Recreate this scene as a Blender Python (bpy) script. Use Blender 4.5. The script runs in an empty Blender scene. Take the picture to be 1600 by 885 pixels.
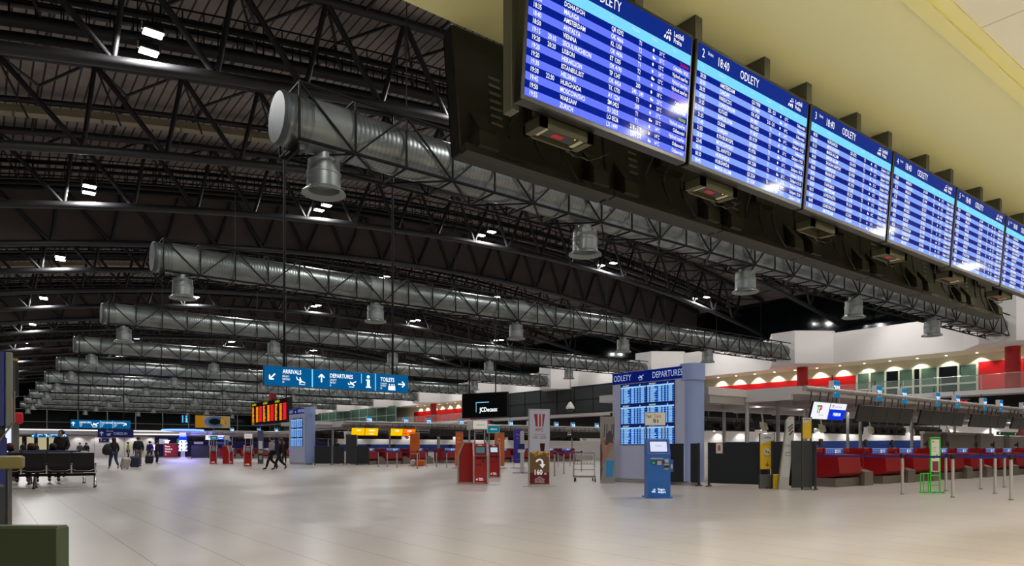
import bpy, math, random
from math import sin, cos, pi, radians, atan2, sqrt
from mathutils import Vector, Matrix
random.seed(7)
S = bpy.context.scene
C = S.collection
# ------------------------------------------------------------------ camera
cam_d = bpy.data.cameras.new('camera'); cam = bpy.data.objects.new('camera', cam_d); C.objects.link(cam)
CAM_H = 1.15
cam.location = (0, 0, CAM_H)
cam.rotation_euler = (radians(90), 0, radians(-37.5))
cam_d.sensor_width = 36.0
cam_d.lens = 36.0 * 1082 / 1600
cam_d.shift_y = (701 - 442.5) / 1600
cam_d.clip_start = 0.05; cam_d.clip_end = 600
S.camera = cam
# ------------------------------------------------------------------ world, view
w = bpy.data.worlds.new('night'); S.world = w; w.use_nodes = True
w.node_tree.nodes['Background'].inputs[0].default_value = (0.20, 0.24, 0.32, 1)
w.node_tree.nodes['Background'].inputs[1].default_value = 0.02
S.view_settings.view_transform = 'Standard'; S.view_settings.look = 'None'
S.view_settings.exposure = 0.0; S.view_settings.gamma = 1.0
S.view_settings.use_curve_mapping = False
HALL_W = 410.0      # watts of one hall floodlight
NEAR_W = 66.0       # watts of one low ceiling downlight

# ------------------------------------------------------------------ materials
def lin(c):
    if isinstance(c, str):
        c = [int(c[i:i+2], 16) / 255 for i in (0, 2, 4)]
    return tuple((x / 12.92 if x <= .04045 else ((x + .055) / 1.055) ** 2.4) for x in c) + (1,)
MATS = {}
def mat(name, col='808080', rough=.5, metal=0, emit=0, ecol=None, spec=None, alpha=None, trans=0, noise=0, nscale=3.0, bump=0):
    if name in MATS: return MATS[name]
    m = bpy.data.materials.new(name); m.use_nodes = True
    nt = m.node_tree; b = nt.nodes['Principled BSDF']
    b.inputs['Base Color'].default_value = lin(col)
    b.inputs['Roughness'].default_value = rough
    b.inputs['Metallic'].default_value = metal
    if spec is not None: b.inputs['Specular IOR Level'].default_value = spec
    if emit:
        b.inputs['Emission Color'].default_value = lin(ecol or col)
        b.inputs['Emission Strength'].default_value = emit
    if trans: b.inputs['Transmission Weight'].default_value = trans
    if alpha is not None: b.inputs['Alpha'].default_value = alpha
    if noise or bump:
        tc = nt.nodes.new('ShaderNodeTexCoord'); nz = nt.nodes.new('ShaderNodeTexNoise')
        nz.inputs['Scale'].default_value = nscale; nz.inputs['Detail'].default_value = 5
        nt.links.new(tc.outputs['Object'], nz.inputs['Vector'])
        if noise:
            mx = nt.nodes.new('ShaderNodeMix'); mx.data_type = 'RGBA'; mx.blend_type = 'MULTIPLY'
            mx.inputs[0].default_value = noise
            mx.inputs[6].default_value = lin(col)
            nt.links.new(nz.outputs['Fac'], mx.inputs[7])
            nt.links.new(mx.outputs[2], b.inputs['Base Color'])
        if bump:
            bp = nt.nodes.new('ShaderNodeBump'); bp.inputs['Strength'].default_value = bump; bp.inputs['Distance'].default_value = .02
            nt.links.new(nz.outputs['Fac'], bp.inputs['Height']); nt.links.new(bp.outputs[0], b.inputs['Normal'])
    MATS[name] = m
    return m

def stripes(name, col, line, axis=0, pitch=.45, width=.06, rough=.6, metal=0, coord='Object', axis2=None, pitch2=1, width2=.01, line2=None, noise=.25, nscale=2.0, bump=0, spec=.5):
    """base colour with straight joints across one or two axes"""
    m = bpy.data.materials.new(name); m.use_nodes = True; nt = m.node_tree; b = nt.nodes['Principled BSDF']
    b.inputs['Roughness'].default_value = rough; b.inputs['Metallic'].default_value = metal
    b.inputs['Specular IOR Level'].default_value = spec
    tc = nt.nodes.new('ShaderNodeTexCoord'); sp = nt.nodes.new('ShaderNodeSeparateXYZ')
    nt.links.new(tc.outputs[coord], sp.inputs[0])
    def joint(ax, pt, wd):
        d = nt.nodes.new('ShaderNodeMath'); d.operation = 'DIVIDE'; d.inputs[1].default_value = pt
        nt.links.new(sp.outputs[ax], d.inputs[0])
        f = nt.nodes.new('ShaderNodeMath'); f.operation = 'FRACT'; nt.links.new(d.outputs[0], f.inputs[0])
        l = nt.nodes.new('ShaderNodeMath'); l.operation = 'LESS_THAN'; l.inputs[1].default_value = wd / pt
        nt.links.new(f.outputs[0], l.inputs[0]); return l, f
    nz = nt.nodes.new('ShaderNodeTexNoise'); nz.inputs['Scale'].default_value = nscale; nz.inputs['Detail'].default_value = 4
    nt.links.new(tc.outputs[coord], nz.inputs['Vector'])
    rp = nt.nodes.new('ShaderNodeMapRange'); rp.inputs[1].default_value = .3; rp.inputs[2].default_value = .7
    rp.inputs[3].default_value = 1 - noise; rp.inputs[4].default_value = 1
    nt.links.new(nz.outputs['Fac'], rp.inputs[0])
    mx0 = nt.nodes.new('ShaderNodeMix'); mx0.data_type = 'RGBA'; mx0.blend_type = 'MULTIPLY'; mx0.inputs[0].default_value = 1
    mx0.inputs[6].default_value = lin(col); nt.links.new(rp.outputs[0], mx0.inputs[7])
    l, f = joint(axis, pitch, width)
    mx = nt.nodes.new('ShaderNodeMix'); mx.data_type = 'RGBA'
    nt.links.new(l.outputs[0], mx.inputs[0]); nt.links.new(mx0.outputs[2], mx.inputs[6]); mx.inputs[7].default_value = lin(line)
    out = mx
    if axis2 is not None:
        l2, f2 = joint(axis2, pitch2, width2)
        my = nt.nodes.new('ShaderNodeMix'); my.data_type = 'RGBA'
        nt.links.new(l2.outputs[0], my.inputs[0]); nt.links.new(mx.outputs[2], my.inputs[6]); my.inputs[7].default_value = lin(line2 or line)
        out = my
    nt.links.new(out.outputs[2], b.inputs['Base Color'])
    if bump:
        s = nt.nodes.new('ShaderNodeMath'); s.operation = 'PINGPONG'; s.inputs[1].default_value = pitch / 2
        nt.links.new(sp.outputs[axis], s.inputs[0])
        bp = nt.nodes.new('ShaderNodeBump'); bp.inputs['Strength'].default_value = bump; bp.inputs['Distance'].default_value = .1
        nt.links.new(s.outputs[0], bp.inputs['Height']); nt.links.new(bp.outputs[0], b.inputs['Normal'])
    MATS[name] = m
    return m

FLOOR = stripes('terrazzo_tile', 'b3aba4', '5c554f', 0, .68, .01, rough=.3, axis2=1, pitch2=1.36, width2=.006, line2='978f88', noise=.1, nscale=.9, spec=.36)
DECK = stripes('roof_sheet', '8f8580', '1b1817', 0, .45, .08, rough=.7, noise=.2)
GALV = stripes('galvanised_spiral_duct', '8f9694', '666b6a', 0, .14, .014, rough=.33, metal=.75, noise=.35, nscale=1.3, bump=.5)
GALVP = mat('galvanised_plain', '9aa09d', .4, .6, noise=.35, nscale=2)
GCAP = mat('galvanised_end_cap', '5c6468', .55, .4, noise=.4, nscale=3)
STEEL = mat('black_steel_paint', '060607', .7, spec=.3)
STEEL2 = mat('dark_steel_truss', '232326', .5, .1)
CURT = mat('smoke_curtain_cloth', '5c534e', .9, noise=.25, nscale=.6)
BEIGE = mat('beige_gantry_steel', '8a8268', .6)
WHITE = mat('white_plaster', 'ded9d6', .8, noise=.08, nscale=.5)
CREAM = mat('cream_plaster', 'd8d2b8', .8)
CEILP = mat('low_ceiling_plain', 'dcdaa2', .7)
CEILT = mat('ceiling_trim_yellow', 'e4df98', .6)
CEILM = stripes('low_ceiling_paint', 'e6e4cc', 'aaa894', 0, 1.2, .012, rough=.7, noise=.05, nscale=1)
RED = mat('red_wall_panel', 'b40a12', .35)
REDC = mat('red_column_paint', 'b00c12', .3)
REDD = mat('red_desk_laminate', '8a0810', .35, noise=.1)
REDK = mat('red_kiosk_enamel', 'b3080e', .3)
NAVY = mat('navy_partition', '0e161e', .5)
CHARC = mat('charcoal_panel', '22252a', .5)
GREY = mat('grey_panel', 'b4afac', .6)
LGREY = mat('light_grey_canopy', 'c8c4c4', .55, noise=.08)
ALU = mat('brushed_aluminium', 'aaa8a5', .35, .35)
CHROME = mat('chrome', 'd0d0d0', .12, 1)
BLACK = mat('black_plastic', '0b0b0c', .35)
OLIVE = mat('olive_black_housing', '0c0c08', .6)
OLIVE2 = mat('olive_grey_bracket', '1e1d13', .6)
GPOST = mat('grey_green_post', '56564a', .55)
DGLASS = mat('night_glass', '0a1012', .08, spec=.6)
DGLASS2 = mat('smoked_tile_glass', '3a3e3e', .12, noise=.6, nscale=.25)
GGLASS = mat('green_gallery_glass', '4e6a5c', .12, noise=.4, nscale=.5)
MULL = mat('window_mullion_paint', 'a9b3a4', .5)
VOID = mat('black_void', '050507', .8)
LAMP = mat('floodlight_lens', 'ffffff', emit=14, ecol='f4f6ff')
DLAMP = mat('downlight_lens', 'fff6d8', emit=6, ecol='fff2cc')
STRIP = mat('strip_light', 'ffffff', emit=1.2, ecol='f4f0ee')
BLUEW = mat('blue_counter_band', '143478', .4)
SKIN = mat('skin', 'b98a70', .6)
def glow(name, col, e=1.0):
    return mat(name, '050505', .1, emit=e, ecol=col, spec=.02)
SIGNB = glow('sign_blue', '04609c', .8); SIGNW = glow('sign_white', 'f2fbff', 1.3); SIGNL = glow('sign_line_blue', '7ed0f4', 1)
NUMB = glow('desk_number_blue', '0478b4', .85)
SBLUE = glow('screen_blue', '00187c'); SROW1 = glow('screen_row_dark', '001c8c', 1); SROW2 = glow('screen_row_light', '6a7cff', 1)
SROW3 = glow('screen_row_sky', '88a6ff', 1)
SHEAD = glow('screen_header_navy', '0a2a86', 1); SCOL = glow('screen_column_sky', '7fdcff', 1); SCOLT = glow('screen_column_text', 'c8f2ff', 1)
SWHITE = glow('screen_text', 'ffffff', 1.15); SRED = glow('screen_text_red', 'd01848'); SGRN = glow('screen_text_green', 'a8d820'); SPINK = glow('screen_text_pink', 'c050d8')
FB = glow('far_board_blue', '2b6fe0', .9); FBD = glow('far_board_dark', '0a2270', .8); FBL = glow('far_board_sky', '9cd4ff', .95)

# ------------------------------------------------------------------ mesh builder
_tc = {}
def text_geo(s, bold=0):
    k = (s, bold)
    if k not in _tc:
        cu = bpy.data.curves.new('t', 'FONT'); cu.body = s; cu.size = 1; cu.resolution_u = 2; cu.offset = bold
        ob = bpy.data.objects.new('t', cu)
        me = bpy.data.meshes.new_from_object(ob)
        vs = [v.co.copy() for v in me.vertices]; fs = [tuple(p.vertices) for p in me.polygons]
        x0 = min([v.x for v in vs] or [0]); x1 = max([v.x for v in vs] or [0])
        _tc[k] = (vs, fs, x0, x1)
        bpy.data.objects.remove(ob); bpy.data.curves.remove(cu); bpy.data.meshes.remove(me)
    return _tc[k]

class MB:
    def __init__(s): s.v = []; s.f = []; s.m = []; s.mats = []; s.sm = []
    def mi(s, m):
        if m not in s.mats: s.mats.append(m)
        return s.mats.index(m)
    def add(s, vs, fs, m, smooth=False):
        o = len(s.v); i = s.mi(m)
        s.v += [tuple(v) for v in vs]
        for f in fs: s.f.append(tuple(o + k for k in f)); s.m.append(i); s.sm.append(smooth)
        return s
    def box(s, x0, y0, z0, x1, y1, z1, m, M=None):
        vs = [Vector((x, y, z)) for z in (z0, z1) for y in (y0, y1) for x in (x0, x1)]
        if M is not None: vs = [M @ v for v in vs]
        return s.add(vs, [(0, 2, 3, 1), (4, 5, 7, 6), (0, 1, 5, 4), (2, 6, 7, 3), (0, 4, 6, 2), (1, 3, 7, 5)], m)
    def bbox(s, x0, y0, z0, x1, y1, z1, m, b=.01, M=None):
        """box with chamfered edges"""
        vs = []; 
        X = (x0, x1); Y = (y0, y1); Z = (z0, z1)
        idx = {}
        for i in (0, 1):
            for j in (0, 1):
                for k in (0, 1):
                    sx = b if i == 0 else -b; sy = b if j == 0 else -b; sz = b if k == 0 else -b
                    for a, p in enumerate(((X[i], Y[j] + sy, Z[k] + sz), (X[i] + sx, Y[j], Z[k] + sz), (X[i] + sx, Y[j] + sy, Z[k]))):
                        idx[i, j, k, a] = len(vs); vs.append(Vector(p))
        if M is not None: vs = [M @ v for v in vs]
        g = idx; fs = []
        fs += [(g[0,0,0,0], g[0,0,1,0], g[0,1,1,0], g[0,1,0,0]), (g[1,0,0,0], g[1,1,0,0], g[1,1,1,0], g[1,0,1,0])]
        fs += [(g[0,0,0,1], g[1,0,0,1], g[1,0,1,1], g[0,0,1,1]), (g[0,1,0,1], g[0,1,1,1], g[1,1,1,1], g[1,1,0,1])]
        fs += [(g[0,0,0,2], g[0,1,0,2], g[1,1,0,2], g[1,0,0,2]), (g[0,0,1,2], g[1,0,1,2], g[1,1,1,2], g[0,1,1,2])]
        for k in (0, 1):
            for j in (0, 1): fs.append((g[0,j,k,1], g[1,j,k,1], g[1,j,k,2], g[0,j,k,2]))
            for i in (0, 1): fs.append((g[i,0,k,0], g[i,1,k,0], g[i,1,k,2], g[i,0,k,2]))
        for i in (0, 1):
            for j in (0, 1):
                fs.append((g[i,j,0,0], g[i,j,1,0], g[i,j,1,1], g[i,j,0,1]))
                for k in (0, 1): fs.append((g[i,j,k,0], g[i,j,k,1], g[i,j,k,2]))
        return s.add(vs, fs, m)
    def tube(s, p0, p1, r, m, n=6, r2=None, caps=True, smooth=True):
        p0 = Vector(p0); p1 = Vector(p1); d = p1 - p0
        if d.length < 1e-6: return s
        z = d.normalized(); a = Vector((0, 0, 1)) if abs(z.z) < .9 else Vector((1, 0, 0))
        x = z.cross(a).normalized(); y = z.cross(x); r2 = r if r2 is None else r2
        off = pi / 4 if n == 4 else 0
        vs = [p0 + (x * cos(2*pi*i/n+off) + y * sin(2*pi*i/n+off)) * r for i in range(n)] + [p1 + (x * cos(2*pi*i/n+off) + y * sin(2*pi*i/n+off)) * r2 for i in range(n)]
        s.add(vs, [(i, (i+1) % n, n + (i+1) % n, n + i) for i in range(n)], m, smooth and n > 4)
        if caps: s.add(vs, [tuple(range(n))[::-1], tuple(range(n, 2*n))], m)
        return s
    def path(s, pts, r, m, n=6):
        for a, b in zip(pts, pts[1:]): s.tube(a, b, r, m, n)
        return s
    def lathe(s, prof, m, n=20, c=(0, 0, 0), smooth=True, sx=1, sy=1, crisp=True):
        if crisp and len(prof) > 2:
            for a, b in zip(prof, prof[1:]):
                vs = [(c[0] + r*sx*cos(2*pi*i/n), c[1] + r*sy*sin(2*pi*i/n), c[2] + z) for r, z in (a, b) for i in range(n)]
                s.add(vs, [(i, (i+1) % n, n+(i+1) % n, n+i) for i in range(n)], m, smooth)
            return s
        vs = []; fs = []
        for r, z in prof: vs += [(c[0] + r * sx * cos(2*pi*i/n), c[1] + r * sy * sin(2*pi*i/n), c[2] + z) for i in range(n)]
        for k in range(len(prof) - 1): fs += [(k*n+i, k*n+(i+1) % n, (k+1)*n+(i+1) % n, (k+1)*n+i) for i in range(n)]
        s.add(vs, fs, m, smooth)
        if prof[0][0] > 1e-4: s.add(vs[:n], [tuple(range(n))[::-1]], m)
        if prof[-1][0] > 1e-4: s.add(vs[-n:], [tuple(range(n))], m)
        return s
    def prism(s, poly, axis, a0, a1, m):
        """poly of 2D points extruded along axis: 'x': (y,z)  'y': (x,z)  'z': (x,y)"""
        def P(p, a): return {'x': (a, p[0], p[1]), 'y': (p[0], a, p[1]), 'z': (p[0], p[1], a)}[axis]
        n = len(poly); vs = [P(p, a0) for p in poly] + [P(p, a1) for p in poly]
        return s.add(vs, [(i, (i+1) % n, n+(i+1) % n, n+i) for i in range(n)] + [tuple(range(n))[::-1], tuple(range(n, 2*n))], m)
    def shift(s, x, y, z): s.v = [(a+x, b+y, c+z) for a, b, c in s.v]; return s
    def xf(s, M): s.v = [tuple(M @ Vector(p)) for p in s.v]; return s
    def mesh(s, name):
        me = bpy.data.meshes.new(name); me.from_pydata(s.v, [], s.f)
        for m in s.mats: me.materials.append(m)
        me.polygons.foreach_set('material_index', s.m); me.polygons.foreach_set('use_smooth', s.sm)
        me.update(); return me
    def build(s, name, parent=None, **k):
        o = bpy.data.objects.new(name, s.mesh(name)); C.objects.link(o)
        if parent: o.parent = parent
        for a, b in k.items(): o[a] = b
        return o

class Face:
    """a flat working plane: u to the right, v up, depth towards the viewer"""
    def __init__(s, mb, o, right=(1, 0, 0), up=(0, 0, 1)):
        s.mb = mb; s.o = Vector(o); s.r = Vector(right).normalized(); s.u = Vector(up).normalized(); s.n = s.r.cross(s.u)
    def p(s, u, v, d=0): return s.o + s.r * u + s.u * v + s.n * d
    def rect(s, u0, v0, u1, v1, m, d=.002):
        s.mb.add([s.p(u0, v0, d), s.p(u1, v0, d), s.p(u1, v1, d), s.p(u0, v1, d)], [(0, 1, 2, 3)], m)
    def poly(s, pts, m, d=.003): s.mb.add([s.p(u, v, d) for u, v in pts], [tuple(range(len(pts)))], m)
    def slab(s, u0, v0, u1, v1, m, d0, d1):
        vs = [s.p(u, v, d) for d in (d0, d1) for v in (v0, v1) for u in (u0, u1)]
        s.mb.add(vs, [(0, 2, 3, 1), (4, 5, 7, 6), (0, 1, 5, 4), (2, 6, 7, 3), (0, 4, 6, 2), (1, 3, 7, 5)], m)
    def disc(s, u, v, ru, rv, m, d=.003, n=14, a=0):
        s.poly([(u + ru*cos(t)*cos(a) - rv*sin(t)*sin(a), v + ru*cos(t)*sin(a) + rv*sin(t)*cos(a)) for t in [2*pi*i/n for i in range(n)]], m, d)
    def line(s, u0, v0, u1, v1, w, m, d=.003):
        dx, dy = u1-u0, v1-v0; L = sqrt(dx*dx+dy*dy) or 1; nx, ny = -dy/L*w/2, dx/L*w/2
        s.poly([(u0-nx, v0-ny), (u1-nx, v1-ny), (u1+nx, v1+ny), (u0+nx, v0+ny)], m, d)
    def text(s, t, u, v, h, m, sx=.8, al='l', d=.004, bold=0, wmax=None):
        vs, fs, x0, x1 = text_geo(t, bold)
        if not vs: return
        k = h / .69; W = (x1 - x0) * k * sx
        if wmax and W > wmax: sx *= wmax / W; W = wmax
        off = {'l': 0, 'c': -W/2, 'r': -W}[al]
        s.mb.add([s.p(u + off + (q.x - x0) * k * sx, v + q.y * k, d) for q in vs], fs, m)
    def logo(s, u, v, h, m, d=.004):      # leaf-like airport mark: two rows of slanted drops
        for i, (a, b, r) in enumerate([(.1, .22, .16), (.42, .2, .17), (.74, .22, .19), (.35, .62, .11), (.6, .66, .11), (.85, .7, .11), (.55, .9, .08), (.8, .94, .07)]):
            s.disc(u + a*h, v + b*h, r*h*.62, r*h*1.25, m, d, 10, -.5 if a < .7 else .1)
    def plane_up(s, u, v, w, m, d=.004):   # aircraft taking off
        P = lambda pts: s.poly([(u + a*w, v + b*w) for a, b in pts], m, d)
        P([(0, .28), (.08, .2), (.95, .58), (1, .68), (.9, .68)])
        P([(.3, .36), (.2, .62), (.3, .62), (.58, .44)]); P([(.35, .32), (.72, .12), (.8, .16), (.62, .42)])
        P([(.0, .28), (-.05, .45), (.03, .45), (.12, .3)]); P([(.1, -.02), (.7, -.02), (.7, .04), (.1, .04)])
    def plane_down(s, u, v, w, m, d=.004):
        P = lambda pts: s.poly([(u + a*w, v + b*w) for a, b in pts], m, d)
        P([(0, .62), (.05, .52), (.92, .16), (1, .2), (.95, .28)]); P([(.3, .46), (.36, .8), (.44, .8), (.6, .32)])
        P([(.34, .38), (.3, .1), (.38, .1), (.62, .3)]); P([(0, .6), (-.04, .85), (.04, .85), (.14, .55)]); P([(.3, -.02), (.95, -.02), (.95, .04), (.3, .04)])
    def arrow(s, u, v, L, ang, m, d=.004):
        w = L*.17; c_, s_ = cos(ang), sin(ang); T = lambda a, b: (u + a*c_ - b*s_, v + a*s_ + b*c_)
        s.line(*T(-L/2, 0), *T(L*.4, 0), w, m, d); s.line(*T(L*.5, 0), *T(.1*L, .38*L), w, m, d + .0005); s.line(*T(L*.5, 0), *T(.1*L, -.38*L), w, m, d + .001)
    def info(s, u, v, h, m, d=.004):
        s.disc(u, v + h*.88, h*.13, h*.13, m, d); s.rect(u-.11*h, v, u+.13*h, v+.66*h, m, d); s.rect(u-.2*h, v+.56*h, u+.0*h, v+.66*h, m, d + .0005); s.rect(u-.22*h, v, u+.24*h, v+.09*h, m, d + .001)

def thing(name, label, cat, loc=(0, 0, 0), rz=0, group=None):
    o = bpy.data.objects.new(name, None); o.empty_display_size = .2; C.objects.link(o)
    o.location = loc; o.rotation_euler = (0, 0, rz); o['label'] = label; o['category'] = cat
    if group: o['group'] = group
    return o
def dup(root, loc=None, rz=None, label=None, group=None):
    def cp(o, par):
        c = o.copy(); C.objects.link(c)
        if par: c.parent = par
        for ch in o.children: cp(ch, c)
        return c
    r = cp(root, None)
    if loc is not None: r.location = loc
    if rz is not None: r.rotation_euler = (0, 0, rz)
    if label: r['label'] = label
    if group: r['group'] = group
    return r
def struct(mb, name): return mb.build(name, None, kind='structure')
def single(mb, name, label, cat, loc=(0, 0, 0), rz=0, group=None):
    o = mb.build(name); o.location = loc; o.rotation_euler = (0, 0, rz); o['label'] = label; o['category'] = cat
    if group: o['group'] = group
    return o
def area(name, loc, sx, sy, W, col=(1, 1, 1), rot=(0, 0, 0), parent=None, shape='RECTANGLE', spread=pi):
    l = bpy.data.lights.new(name, 'AREA'); l.shape = shape; l.size = sx; l.size_y = sy; l.energy = W; l.color = col; l.spread = spread
    o = bpy.data.objects.new(name, l); C.objects.link(o); o.location = loc; o.rotation_euler = rot
    if parent: o.parent = parent
    return o
def spot(name, loc, W, ang, blend=.5, col=(1, 1, 1), rot=(0, 0, 0), parent=None, r=.04):
    l = bpy.data.lights.new(name, 'SPOT'); l.energy = W; l.spot_size = ang; l.spot_blend = blend; l.color = col; l.shadow_soft_size = r
    o = bpy.data.objects.new(name, l); C.objects.link(o); o.location = loc; o.rotation_euler = rot
    if parent: o.parent = parent
    return o
ORD = ['nearest', 'second', 'third', 'fourth', 'fifth', 'sixth', 'seventh', 'eighth', 'ninth', 'tenth', 'eleventh', 'twelfth', 'thirteenth', 'fourteenth', 'fifteenth', 'sixteenth', 'seventeenth', 'eighteenth', 'nineteenth', 'twentieth']
LR = ['leftmost', 'second', 'third', 'fourth', 'fifth', 'rightmost']

# ------------------------------------------------------------------ hall dimensions
BAY = 17.34
def ZL(x): return 17.1 - .0029 * (x - 35) ** 2
TD = 3.8                    # truss depth
XW = 63.0                   # upper right wall
CE_Z = 4.74; CE_Y = 4.93    # low ceiling height and edge

struct(MB().box(-14, -14, -.3, 76, 200, 0, FLOOR), 'floor')
# roof deck
mb = MB(); N = 30; xs = [-8 + i * (80 / N) for i in range(N + 1)]
for a, b in zip(xs, xs[1:]):
    za, zb = ZL(a) + TD + .35, ZL(b) + TD + .35
    mb.add([(a, 5.1, za), (b, 5.1, zb), (b, 200, zb), (a, 200, za), (a, 5.1, za+.3), (b, 5.1, zb+.3), (b, 200, zb+.3), (a, 200, za+.3)],
           [(0, 3, 2, 1), (4, 5, 6, 7), (0, 1, 5, 4), (3, 7, 6, 2)], DECK)
struct(mb, 'roof')
struct(MB().box(-14.3, -14, 0, -14, 200, 16, GREY), 'wall_left')
struct(MB().box(-14, -14.3, 0, 76, -14, 5, GREY), 'wall_back')
# low ceiling over the near zone
mb = MB().box(-14.77, -14, CE_Z, 75.23, 2.48, CE_Z + .3, CEILM)
struct(mb, 'ceiling').location.x = .77
struct(MB().box(-14, 2.48, CE_Z, 76, CE_Y, CE_Z + .3, CEILP), 'ceiling_plain_strip')
struct(MB().box(-14, CE_Y - .25, CE_Z + .3, 76, CE_Y, 22, GREY), 'wall_above_low_ceiling')
struct(MB().box(-14, 2.36, CE_Z - .035, 76, 2.48, CE_Z, CEILT).box(-14, 2.25, CE_Z - .015, 76, 2.36, CE_Z, CEILT), 'trim_1')
# far wall: night glazing over the far block
mb = MB().box(-14, 190, 0, 76, 190.3, 26, DGLASS)
for x in range(-12, 76, 6): mb.box(x-.08, 189.85, 5, x+.08, 190, 21, ALU)
for z in (7.2, 10, 12.8): mb.box(-14, 189.85, z-.05, 76, 190, z+.05, ALU)
struct(mb, 'wall_far')
# right wall, upper part above the gallery
mb = MB()
mb.box(70, 5, 9, 70.3, 190, 22, DGLASS)
struct(mb, 'wall_right_clerestory')
mb = MB()
ducts_y = [18.9 + BAY * k for k in range(10)]
prev = 5.0
for y in ducts_y:
    a, b, c, d = y - 3.3, y - 1.2, y + 1.2, y + 3.3
    mb.box(XW, prev, 9.06, XW + .3, a, 11.9, WHITE)
    mb.prism([(XW, a), (60, b), (60, c), (XW, d), (XW + .3, d), (XW + .3, a)], 'z', 9.06, 12.1 if y > 30 else 12.4, WHITE)
    prev = d
mb.box(XW, prev, 9.06, XW + .3, 190, 11.9, WHITE)
mb.box(XW + .3, 5, 11.7, 70, 190, 11.9, WHITE)
struct(mb, 'wall_right')
struct(MB().box(62.3, 5, 5.38, 70, 190, 5.75, LGREY), 'trim_gallery_slab')
struct(MB().box(XW+.3, 5, 9.06, 70, 190, 9.2, CREAM), 'ceiling_gallery')
# gallery back wall
GX = 66.0
mb = MB()
def gal_red(y0, y1, zt): mb.box(GX, y0, 5.75, GX+.3, y1, zt, RED); mb.box(GX, y0, zt, GX+.3, y1, 9.06, CREAM)
gal_red(10, 22.2, 8.35)
mb.box(GX+.1, 22.2, 5.75, GX+.3, 32.2, 9.06, CREAM)
gal_red(32.2, 50, 8.1)
gal_red(92, 117, 8.1)
mb.box(GX, 117, 5.75, GX+.3, 190, 9.06, CREAM)
struct(mb, 'wall_right_gallery')
# enclosed smoked glazing of the gallery
def glaze(y0, y1, pitch, x=62.2, m=DGLASS2, mm=STEEL):
    mb = MB().box(x, y0, 5.75, x+.06, y1, 9.3, m)
    y = y0
    while y <= y1 + .01: mb.box(x-.05, y-.05, 5.75, x, y+.05, 9.3, mm); y += pitch
    for z in (5.8, 7.5, 9.25): mb.box(x-.04, y0, z-.05, x, y1, z+.05, mm)
    return mb
struct(glaze(50, 92, 3.5), 'window_1')
struct(glaze(117, 189, 4, m=GGLASS, mm=MULL), 'window_2')
# ground floor wall below the gallery
mb = MB()
mb.box(64.5, 5, 0, 64.8, 190, 3.1, WHITE)
mb.box(64.5, 5, 3.1, 64.8, 190, 5.38, VOID)  # black band paints in the darkness of the recess under the gallery slab
mb.box(64.42, 20, 1.0, 64.5, 46, 1.85, BLUEW)
struct(mb, 'wall_right_ground')

# ------------------------------------------------------------------ roof trusses
def arch_pts(x0, x1, dz, n): return [(x0 + (x1-x0)*i/n, 0, ZL(x0 + (x1-x0)*i/n) + dz) for i in range(n+1)]
tr = thing('roof_truss', '', 'roof truss', (0, 26.8, 0), group='arched black steel roof trusses')
MB().path(arch_pts(-6, 69, 0, 24), .2, STEEL2, 10).build('lower_chord', tr)
MB().path(arch_pts(-6, 69, TD, 24), .2, STEEL2, 8).build('upper_chord', tr)
mb = MB(); x = 3.55 - 3.33*2
while x < 66:
    a = (x, 0, ZL(x)); OF = lambda q: min(1.6, max(.1, .45 + (q-3.5)*.066)); u = x + OF(x); v = x-3.33+OF(x-3.33)
    mb.tube(a, (u, 0, ZL(u)+TD), .11, STEEL2, 6); mb.tube(a, (v, 0, ZL(v)+TD), .12, STEEL2, 6)
    x += 3.33
mb.build('web', tr)
mb = MB(); x = 3.55 - 3.33*2 + 1.15
x -= 1.15
while x < 64:       # roof-plane bracing towards the next truss
    x0_ = x; x = x0_ + OF(x0_); z = ZL(x)+TD; xm = x + 1.66; zm = ZL(xm)+TD
    mb.tube((x, 0, z), (xm, 2.9, zm), .07, STEEL2, 5); mb.tube((x+3.33, 0, ZL(x+3.33)+TD), (xm, 2.9, zm), .07, STEEL2, 5)
    mb.tube((xm, 2.9, zm), (xm, 8.67, zm), .07, STEEL2, 5); mb.tube((x, 0, z), (x+1.2, 0+1.3, z-1.9), .05, STEEL2, 5)
    x = x0_ + 3.33
mb.build('roof_bracing', tr)
LIT = [26.8 + BAY*(k-1) for k in range(10)]
NT = 20
names = {}
for k in range(NT):
    y = 9.46 + 8.67*k
    lit = k % 2 == 0
    lab = '%s arched black steel truss across the roof, %s' % (ORD[k], 'carrying floodlights' if lit else 'without floodlights')
    if k == 0: tr['label'] = lab; tr.location.y = y; t = tr
    else: t = dup(tr, (0, y, 0), label=lab)
# secondary purlin tubes between the trusses
pl = MB().path(arch_pts(-6, 68, TD-.15, 20), .14, STEEL2, 6)
po = single(pl, 'roof_purlin', '', 'roof beam', (0, 22.4, 0), group='purlin tubes between the roof trusses')
for k in range(18):
    o = po if k == 0 else dup(po, (0, 22.4+8.67*k, 0))
    o['label'] = 'thin black purlin tube under the roof sheet, %s from the low ceiling' % ORD[k]
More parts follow.
